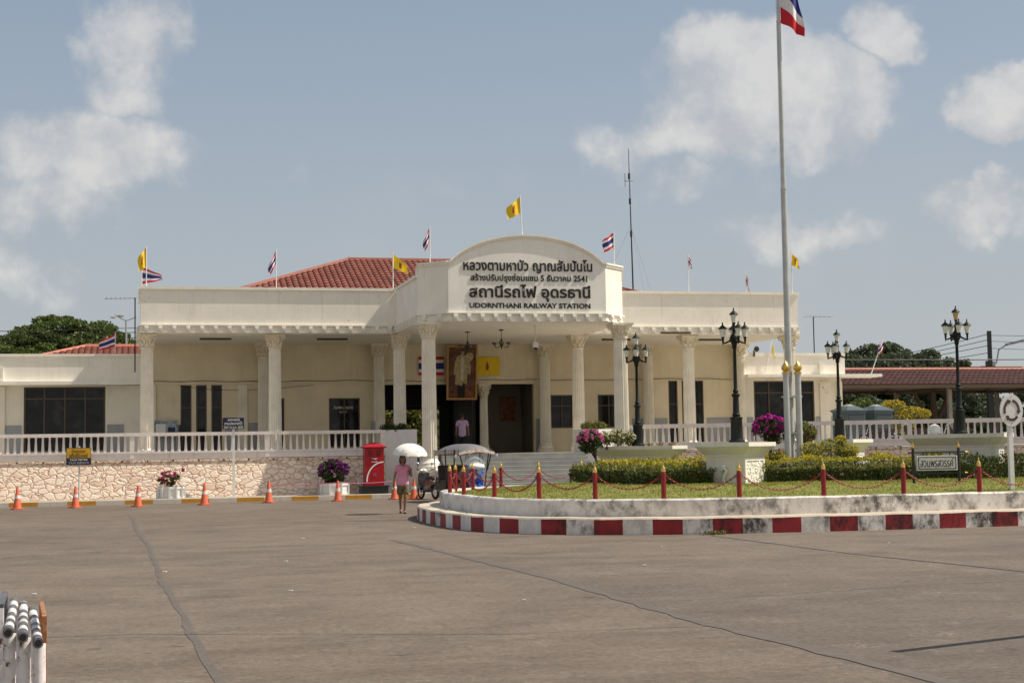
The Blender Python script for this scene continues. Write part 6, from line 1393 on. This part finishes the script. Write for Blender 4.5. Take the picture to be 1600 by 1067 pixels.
for s_ in (-1, 1):
    m = MB().tube([(s_ * .60, -.95, 1.62), (s_ * .74, -1.0, 1.58)], .01, 5).tube([(s_ * .74, -1.0, 1.60), (s_ * .74, -1.0, 1.42)], .012, 5); m.ball((s_ * .74, -1.0, 1.50), (.05, .02, .09), 10, 8); m.build('mirror', 'chrome', tk, local=True, smooth=50)
    MB().ball((s_ * .31, -1.12, .92), (.035, .03, .03), 8, 6).build('indicator', 'cone_orange', tk, local=True, smooth=60)
MB().box(-.16, .16, -1.245, -1.235, .44, .54).build('number_plate', 'sign_white', tk, local=True)
m = MB()
for k in range(9): a = random.uniform(-.22, .22); zz = random.uniform(.68, 1.1); m.ball((a * .8, -1.165 + .9 * a * a + .3 * (zz - .92) ** 2, zz), (.028, .02, .02), 6, 4)
m.build('badges', 'tail_red', tk, local=True)

# ------------------------------------------------------------------ stacked pipe barriers near the camera
def barrier(x, y0, y1, h, label, dx=0.0, r=.021):
    """a welded pipe trestle running away from the camera"""
    t = thing('pipe_barrier', label, 'barrier', (x, y0, 0), 0, 'white pipe barriers stored side by side')
    a, b = (0, 0, h), (dx, y1 - y0, h)
    o = MB().tube([a, b], r, 14, caps=False).tube([a, (dx * .012, .02, h)], r * .86, 14).build('top_rail', 'pipe_white', t, local=True, smooth=50)
    for f0, f1 in [(max(0, c_ - random.uniform(.03, .07)), min(1, c_ + random.uniform(.03, .08))) for c_ in (.045, .24, .43, .66, .93)]: MB().tube([(dx * f0, (y1 - y0) * f0 - .001, h), (dx * f1, (y1 - y0) * f1, h)], r * 1.035, 14, caps=False).build('dark_band', 'pipe_band', o, local=True, smooth=50)
    MB().tube([(0, -.001, h), (dx * .01, .015, h)], r * .80, 12).build('open_end', 'rubber', o, local=True)
    MB().tube([(0, .10, h - r * .6), (0, .10, 0)], r * 1.3, 12).build('leg', 'pipe_white', t, local=True, smooth=50)
    MB().tube([(dx, y1 - y0 - .12, h - r * .6), (dx, y1 - y0 - .12, 0)], r * 1.3, 12).build('leg', 'pipe_white', t, local=True, smooth=50)
    MB().tube([(0, .12, h * .42), (dx, y1 - y0 - .12, h * .42)], r * .85, 10).build('lower_rail', 'pipe_white', t, local=True, smooth=50)
    MB().tube([(0, .15, h * .44), (dx * .5, (y1 - y0) * .5, h - r)], r * .7, 8).tube([(dx, y1 - y0 - .15, h * .44), (dx * .5, (y1 - y0) * .5, h - r)], r * .7, 8).build('brace', 'pipe_white', t, local=True, smooth=50)
    MB().tube([(-.20, .10, r), (.20, .10, r)], r, 10).tube([(dx - .20, y1 - y0 - .12, r), (dx + .20, y1 - y0 - .12, r)], r, 10).build('foot', 'pipe_rust', t, local=True, smooth=50)
    return t
def frame_barrier(x, y0, y1, h, label, mat, dx, w_=.022):
    t = thing('steel_barrier', label, 'barrier', (x, y0, 0), 0, 'square steel barriers stored beside the pipes')
    MB().beam((0, 0, h), (dx, y1 - y0, h), w_, .02).build('top_rail', mat, t, local=True)
    MB().box(-w_ / 2, w_ / 2, 0, .035, 0, h - .0105).build('leg', mat if mat == 'pipe_rust' else 'pipe_white', t, local=True)
    MB().box(dx - w_ / 2, dx + w_ / 2, y1 - y0 - .035, y1 - y0, 0, h - .0105).build('leg', mat, t, local=True)
    MB().beam((0, .036, h * .45), (dx, y1 - y0 - .036, h * .45), .02, .02).build('lower_rail', 'pipe_white', t, local=True)
    return t
barrier(-.595, 8.0, 9.75, .845, 'white pipe barrier with dark bands, leftmost of three open pipe ends', -.095, .0245)
barrier(-.522, 7.95, 9.7, .825, 'white pipe barrier with dark bands, middle of three open pipe ends', -.112, .0245)
barrier(-.447, 7.9, 9.6, .80, 'white pipe barrier with dark bands, rightmost of three open pipe ends', -.13, .0245)
frame_barrier(-.436, 8.25, 9.1, .885, 'rusty square steel barrier at the outer side of the stacked pipes', 'pipe_rust', -.062)
frame_barrier(-.655, 8.3, 9.1, .95, 'rust stained square steel barrier behind the leftmost pipe end', 'pipe_band', -.038, .03)

# ------------------------------------------------------------------ behind the station: platform canopy, booths, masts
cp_ = thing('platform_canopy', 'long low platform canopy with a dark red tiled roof beyond the station wing', 'canopy', (50, 82, 1.5))
tile_slope('tiled_roof', 'roof_tile_old', (35.0, 79.6, 5.05), (66, 79.6, 5.05), (35.0, 84.0, 6.12), (66, 84.0, 6.12), cp_, .34, .5)
tile_slope('tiled_roof', 'roof_tile_old', (66, 88.4, 5.05), (35, 88.4, 5.05), (66, 84.0, 6.12), (35.0, 84.0, 6.12), cp_, .5, .8)
m = MB(); m.tube([(35, 84, 6.16), (66, 84, 6.16)], .13, 6); m.build('ridge_tiles', 'roof_tile_edge', cp_)
MB().box(35, 66, 79.5, 79.58, 4.86, 5.06).box(35, 66, 88.4, 88.48, 4.86, 5.06).build('fascia', 'bronze', cp_)
for x in (39.2, 46.2, 53.2, 60.2):
    m = MB().box(x - .11, x + .11, 80.6, 80.82, 1.5, 4.9); m.build('column', 'concrete_old', cp_)
    MB().box(x - .11, x + .11, 87.0, 87.22, 1.5, 4.9).build('column', 'concrete_old', cp_)
    MB().beam((x, 79.6, 4.90), (x, 88.4, 4.90), .14, .16).build('beam', 'bronze', cp_)
MB().box(48, 53.5, 84.6, 84.9, 6.12, 6.36).build('roof_vent', 'bronze', cp_)
for k, (x, lb) in enumerate(((31.35, 'blue grey booth with a pale pyramid cap, nearer the station wall'), (32.95, 'blue grey booth with a pale pyramid cap, farther from the station wall'))):
    t = thing('booth', lb, 'booth', (x, 63.6 + k * .5, 1.58), R(14), 'blue grey booths behind the balustrade')
    MB().box(-.52, .52, -.5, .5, 0, 1.55).build('body', 'booth_blue', t, local=True)
    MB().frustum(0, 0, 1.55, 1.66, .52, .5, .62, .60).frustum(0, 0, 1.66, 1.86, .62, .60, .22, .2).build('roof', 'booth_blue', t, local=True); MB().frustum(0, 0, 1.86, 1.93, .22, .2, .06, .06).build('roof_cap', 'concrete_old', t, local=True)
    MB().box(-.44, .44, -.52, -.503, .1, 1.45).build('door', 'booth_dark', t, local=True)
ms = thing('radio_mast', 'tall thin dark radio mast rising behind the station roof', 'mast', (25.1, 75, 6.9))
m = MB().tube([(25.1, 75, 6.8), (25.03, 75, 12.5), (24.97, 75, 17.2)], [.05, .035, .015], 6)
for z in (12.6, 14.3, 15.6): m.tube([(25.03 - .015 * (z - 12), 75, z), (25.03 - .015 * (z - 12), 75, z + .3)], .06, 6)
m.build('pole', 'iron_dark', ms)
m = MB()
for a in ((22.5, 77, 7.0), (27.6, 77, 7.0), (25, 71.7, 7.0)): m.tube([(25.02, 75, 13.2), a], .005, 4)
m.build('guy_wire', 'pvc_grey', ms); MB().tube([(24.72, 75, 15.5), (25.2, 75, 15.5)], .014, 4).tube([(24.75, 75, 15.2), (24.75, 75, 15.9)], .014, 4).build('aerial', 'iron_dark', ms)
def tv_aerial(x, y, z0, z1, hx, label, n=7):
    t = thing('tv_aerial', label, 'aerial', (x, y, z0)); MB().tube([(x, y, z0), (x, y, z1)], .03, 6).build('mast', 'iron_dark', t)
    m = MB().tube([(x + hx[0], y, z1 - .03), (x + hx[1], y, z1 + .02)], .016, 5)
    for k in range(n): q = x + hx[0] + (hx[1] - hx[0]) * (k + .5) / n; m.tube([(q, y - .5 + .03 * k, z1), (q, y + .5 - .03 * k, z1)], .010, 4)
    m.build('boom', 'pvc_grey', t); return t
tv_aerial(34.62, 74, 6.1, 8.42, (-.55, 1.1), 'television aerial on the roof of the station wing, right of the flagpole')
tv_aerial(.08, 66, 5.2, 8.30, (-1.25, .05), 'television aerial mast fixed to the side of the raised station front')
up2 = thing('street_light', 'dark utility pole with a street light arm beyond the platform canopy', 'street light', (57.6, 95, 0))
MB().box(57.48, 57.72, 94.9, 95.1, 0, 9.4).build('pole', 'plinth_black', up2); m = MB().tube([(57.7, 95, 6.9), (58.1, 95, 7.2), (58.3, 95, 8.1), (59.0, 95, 8.5)], .05, 6); m.build('arm', 'pvc_grey', up2)
MB().beam((58.9, 95, 8.45), (60.7, 95, 8.85), .22, .16).build('lamp_head', 'pvc_grey', up2); MB().box(57.70, 57.95, 94.9, 95.1, 6.5, 7.3).build('control_box', 'pvc_grey', up2)
up3 = thing('utility_pole', 'short dark pole top showing above the platform canopy ridge', 'pole', (56.2, 93, 0)); MB().box(56.08, 56.32, 92.9, 93.1, 0, 7.2).build('pole', 'plinth_black', up3); MB().box(55.7, 56.7, 92.92, 93.08, 6.7, 6.85).build('crossarm', 'plinth_black', up3)
up4 = thing('utility_pole', 'thin grey pole with a small lamp rising behind the left wing by the roof corner', 'pole', (-.2, 80, 0)); MB().tube([(-.2, 80, 0), (-.35, 80, 8.6)], [.08, .05], 6).build('pole', 'pvc_grey', up4); MB().tube([(-.35, 80, 8.55), (-.9, 80, 8.85)], .03, 5).tube([(-.35, 80, 8.55), (.15, 80, 8.75)], .03, 5).build('arm', 'pvc_grey', up4); MB().ball((-.6, 79.9, 8.8), (.18, .1, .07), 8, 6).ball((-.98, 79.9, 8.72), (.14, .08, .06), 8, 6).build('lamp_head', 'concrete_old', up4)
def wire(a, b, sag, label, r=.022):
    a, b = Vector(a), Vector(b); pts = [a.lerp(b, i / 16) - Vector((0, 0, sag * 4 * (i / 16) * (1 - i / 16))) for i in range(17)]
    tag(MB().tube(pts, r, 4).build('overhead_wire', 'iron_dark', loc=a), label, 'wire', 'overhead wires')
for k, (z, b) in enumerate(((9.1, (90, 93, 9.6)), (8.7, (90, 93, 8.6)), (8.2, (90, 93, 8.2)))): wire((57.6, 95, z), b, .3, 'thin black overhead wire running away from the street light pole')
for k, z in enumerate((9.2, 8.8, 8.4, 7.9)): wire((57.6, 95, z), (36, 112, 6.5 + k * .35), .9, 'thin black overhead wire sloping from the street light pole down behind the trees')
wire((38, 90, 7.15), (70, 88, 7.15), .1, 'thick black cable stretched above the platform canopy ridge', .035)
wire((38, 92, 6.75), (70, 90, 6.75), .1, 'thin black overhead wire just above the canopy ridge')
for z in (9.0, 8.75, 8.45): wire((-25, 96, z + .2), (.3, 88, z - .15), .15, 'thin black overhead wire crossing in front of the rain tree', .018)

# ------------------------------------------------------------------ trees
def tree(name, label, base, trunk_h, trunk_r, blobs, leafm, leafs, per, group=None, rc=1.0, squash=.55, k=24, limbs=7):
    t = thing(name, label, 'tree', base, 0, group); b = Vector(base); m = MB(); top = b + Vector((0, 0, trunk_h))
    m.tube([b - Vector((0, 0, .2)), b.lerp(top, .5) + Vector((.1, 0, 0)), top], [trunk_r * 1.3, trunk_r, trunk_r * .8], 9)
    for i in range(limbs):
        q = blobs[i % len(blobs)]; e = Vector(q[0]) + Vector((random.uniform(-.3, .3) * q[1][0], random.uniform(-.3, .3) * q[1][1], 0)); mid = top.lerp(e, .5) + Vector((0, 0, -.2)); m.tube([top, mid, e], [trunk_r * .55, trunk_r * .35, trunk_r * .1], 6)
    m.build('trunk', 'bark', t, smooth=50); P = np.concatenate([clumps(c, r, k, rc, per, .55, squash) for c, r in blobs]); leaves_mesh('crown', leafm, P, leafs, t, up=.35, aspect=.7); return t
tree('rain_tree', 'broad dark green rain tree rising behind the low left wing', (-4.0, 104, 0), 4.2, .5, [((-4.2, 104, 8.0), (5.4, 3.4, 2.5)), ((-4.4, 104, 9.1), (3.6, 3, 1.7)), ((-2.2, 104, 8.7), (2.6, 3, 1.5)), ((-6.8, 103, 8.2), (2.9, 3, 1.3)), ((-.4, 104, 7.5), (2.4, 3, 1.3)), ((-4.5, 103, 7.2), (4.6, 3, 1.1)), ((-9.4, 104, 6.9), (1.8, 2, 1.0)), ((-1.4, 104, 6.6), (2.8, 2, .9))], 'leaf_tree', .22, 230, None, .85, .36, 80)
far = [(52.0, 108, 5.6, 4.6), (56.0, 110, 7.0, 4.2), (58.5, 112, 7.9, 3.4), (62.0, 111, 7.2, 3.2), (48.5, 106, 5.4, 4.0), (65.3, 112, 5.6, 3.0)]
FL = ['dark green tree beyond the canopy, behind the leaning striped flag', 'dark green tree in the middle of the clump beyond the canopy', 'tallest dark green tree top beyond the platform canopy', 'dark green tree with a pointed top at the outer end of the clump', 'low dark green tree beside the wall of the station wing', 'small dark tree at the outer end of the clump beyond the canopy']
for (x, y, z, r), lb in zip(far, FL): tree('broadleaf_tree', lb, (x, y, 0), z - 2, .35, [((x, y, z), (r, 2.6, 1.7)), ((x + .8, y, z - 1.7), (r, 2.6, 1.5)), ((x - .6, y, z - 3.4), (r * .9, 2.4, 1.3))], 'leaf_far', .30, 120, 'trees beyond the platform canopy', .7, .6, 70)
yt = [(53.5, 92, 'forked grey trunk tree standing beneath the platform canopy'), (75, 100, 'leafy tree at the end of the platform behind the roundabout sign')]
x, y = 46.4, 83.0; t = thing('forked_tree', 'dark forked trunk of a tree standing under the platform canopy', 'tree', (x, y, 1.5)); m = MB()
m.tube([(x, y, 1.4), (x, y, 2.5), (x + .05, y, 3.4), (x, y, 4.8)], [.30, .24, .22, .18], 9).tube([(x, y, 2.4), (x - .7, y, 3.6), (x - 1.2, y, 4.8)], [.18, .14, .11], 7).tube([(x, y, 2.6), (x + .6, y, 3.6), (x + 1.1, y, 4.8)], [.18, .14, .11], 7).tube([(x + .1, y, 2.9), (x + 1.0, y, 3.9), (x + 1.7, y, 4.85)], [.12, .09, .08], 7)
m.build('trunk', 'bark', t, smooth=50)
GB = [(42.0, 100, 3.0, 3.2, 2.2), (46.5, 101, 3.2, 3.2, 2.4), (50.5, 103, 2.6, 2.4, 1.8), (60.5, 103, 3.2, 2.2, 2.6), (64.5, 103, 3.4, 2.6, 2.4), (69, 103, 3.4, 3, 2.2), (74, 103, 3.0, 3, 2.2), (38.5, 99, 3.4, 2.6, 2.4)]
GL = ['bushy dark green tree seen under the canopy behind the yellow shrub', 'bushy dark green tree seen under the canopy behind the forked trunk', 'low dark tree seen under the canopy in the gap of open sky', 'bushy green tree seen under the canopy beside the amber topped lamp post', 'bushy green tree seen under the canopy by the concrete columns', 'bushy green tree seen behind the roundabout sign', 'bushy green tree at the edge of the photo past the roundabout sign', 'bushy dark green tree seen under the canopy above the blue grey booths']
for (x, y, z, r, rz), lb in zip(GB, GL): tree('bushy_tree', lb, (x, y, 0), z - .8, .2, [((x, y, z), (r, 2, rz))], 'leaf_far' if x > 55 else 'leaf_dark', .24, 150, 'bushy trees seen under the platform canopy', .7, .7, 40)
bush('garden_shrub', 'mid green shrub beside the yellow leaved one behind the balustrade', 'shrub', (37.6, 74, 1.58), [(36.9, 74, 3.2, .9, .8), (37.9, 74, 3.1, .9, .8), (37.3, 74, 3.7, .6, .5)], 'leaf_tree', None, .15, 700)
bush('garden_shrub', 'bright yellow leaved shrub behind the balustrade beyond the booths', 'shrub', (39.3, 73.5, 1.58), [(38.8, 73.5, 3.7, .6, .3), (39.7, 73.5, 3.3, .7, .35), (40.4, 73.5, 3.2, .5, .3), (39.2, 73.5, 2.6, .8, .6)], 'leaf_olive', 'leaf_gold', .13, 420, .55)
bush('red_flower_bed', 'row of red flowers behind the balustrade beside the roundabout sign', 'flowers', (49, 72, 1.58), [(46.6, 72, 2.2, .7, .45), (47.7, 72, 2.25, .7, .45), (48.8, 72, 2.25, .7, .45), (49.9, 72, 2.2, .7, .45)], 'leaf_hedge', 'petal_red', .13, 420, .9)
for k, (x, s_) in enumerate(((14.2, 1.0), (16.6, 1.15))):
    bush('garden_hedge', ('bright green bushes seen through the ticket hall, beside the standing person', 'bright green bushes seen through the ticket hall, behind the portico column')[k], 'bush', (x, 88, 1.5), [(x - .7, 88, 2.3, 1.0, 1.1), (x + .7, 88, 2.5, 1.0, 1.1), (x, 88.5, 3.6, 1.3, 1.0), (x - .8, 88.6, 4.0, .9, .8), (x + .9, 88.6, 4.0, .9, .8), (x, 89, 2.6, 1.6, 1.3), (x, 89.2, 3.4, 1.6, 1.2)], 'leaf_olive', None, .20, 1300)
# parked motorcycles behind the far balustrade read only as a strip of dark shapes: one simple bench of them
for k, x in enumerate((31.2, 32.6, 34.4)):
    t = thing('motorcycle', ('dark motorcycle parked behind the balustrade before the nearer booth', 'dark motorcycle parked behind the balustrade before the farther booth', 'dark motorcycle parked behind the balustrade past the booths')[k], 'motorcycle', (x, 60.6 - .48 * k, 1.58), R(70), 'motorcycles parked behind the balustrade')
    for yy in (-.58, .58): wheel('wheel', t, (0, yy, .28), .28, .08, 6)
    MB().prism([(-.75, .66), (-.3, .40), (.25, .40), (.42, .85), (.30, .90), (.1, .62), (-.3, .74), (-.75, .74)], -.11, .11, 'yz').build('body', 'scooter_black' if k != 1 else 'seat_dark', t, local=True, smooth=40)
    MB().tube([(-.3, .25, .98), (0, .36, .95), (.3, .25, .98)], .015, 6).tube([(0, .36, .95), (0, .58, .28)], .025, 6).build('handlebar', 'chrome', t, local=True); MB().box(-.12, .12, -.6, .05, .72, .78).build('seat', 'seat_dark', t, local=True)

# bar on a post, unseen at right, added to throw the thin ground shadow
bg_ = thing('shadow_bar', 'added grey bar and post out of view, there to cast the thin shadow on the near concrete', 'shadow caster', (14.6, 13.66, 0))
MB().box(14.5, 14.7, 13.56, 13.76, 0, 2.2).build('post', 'post_grey', bg_); MB().beam((14.49, 13.64, 2.1), (7.72, 11.36, 2.1), .10, .05).build('arm', 'post_grey', bg_)
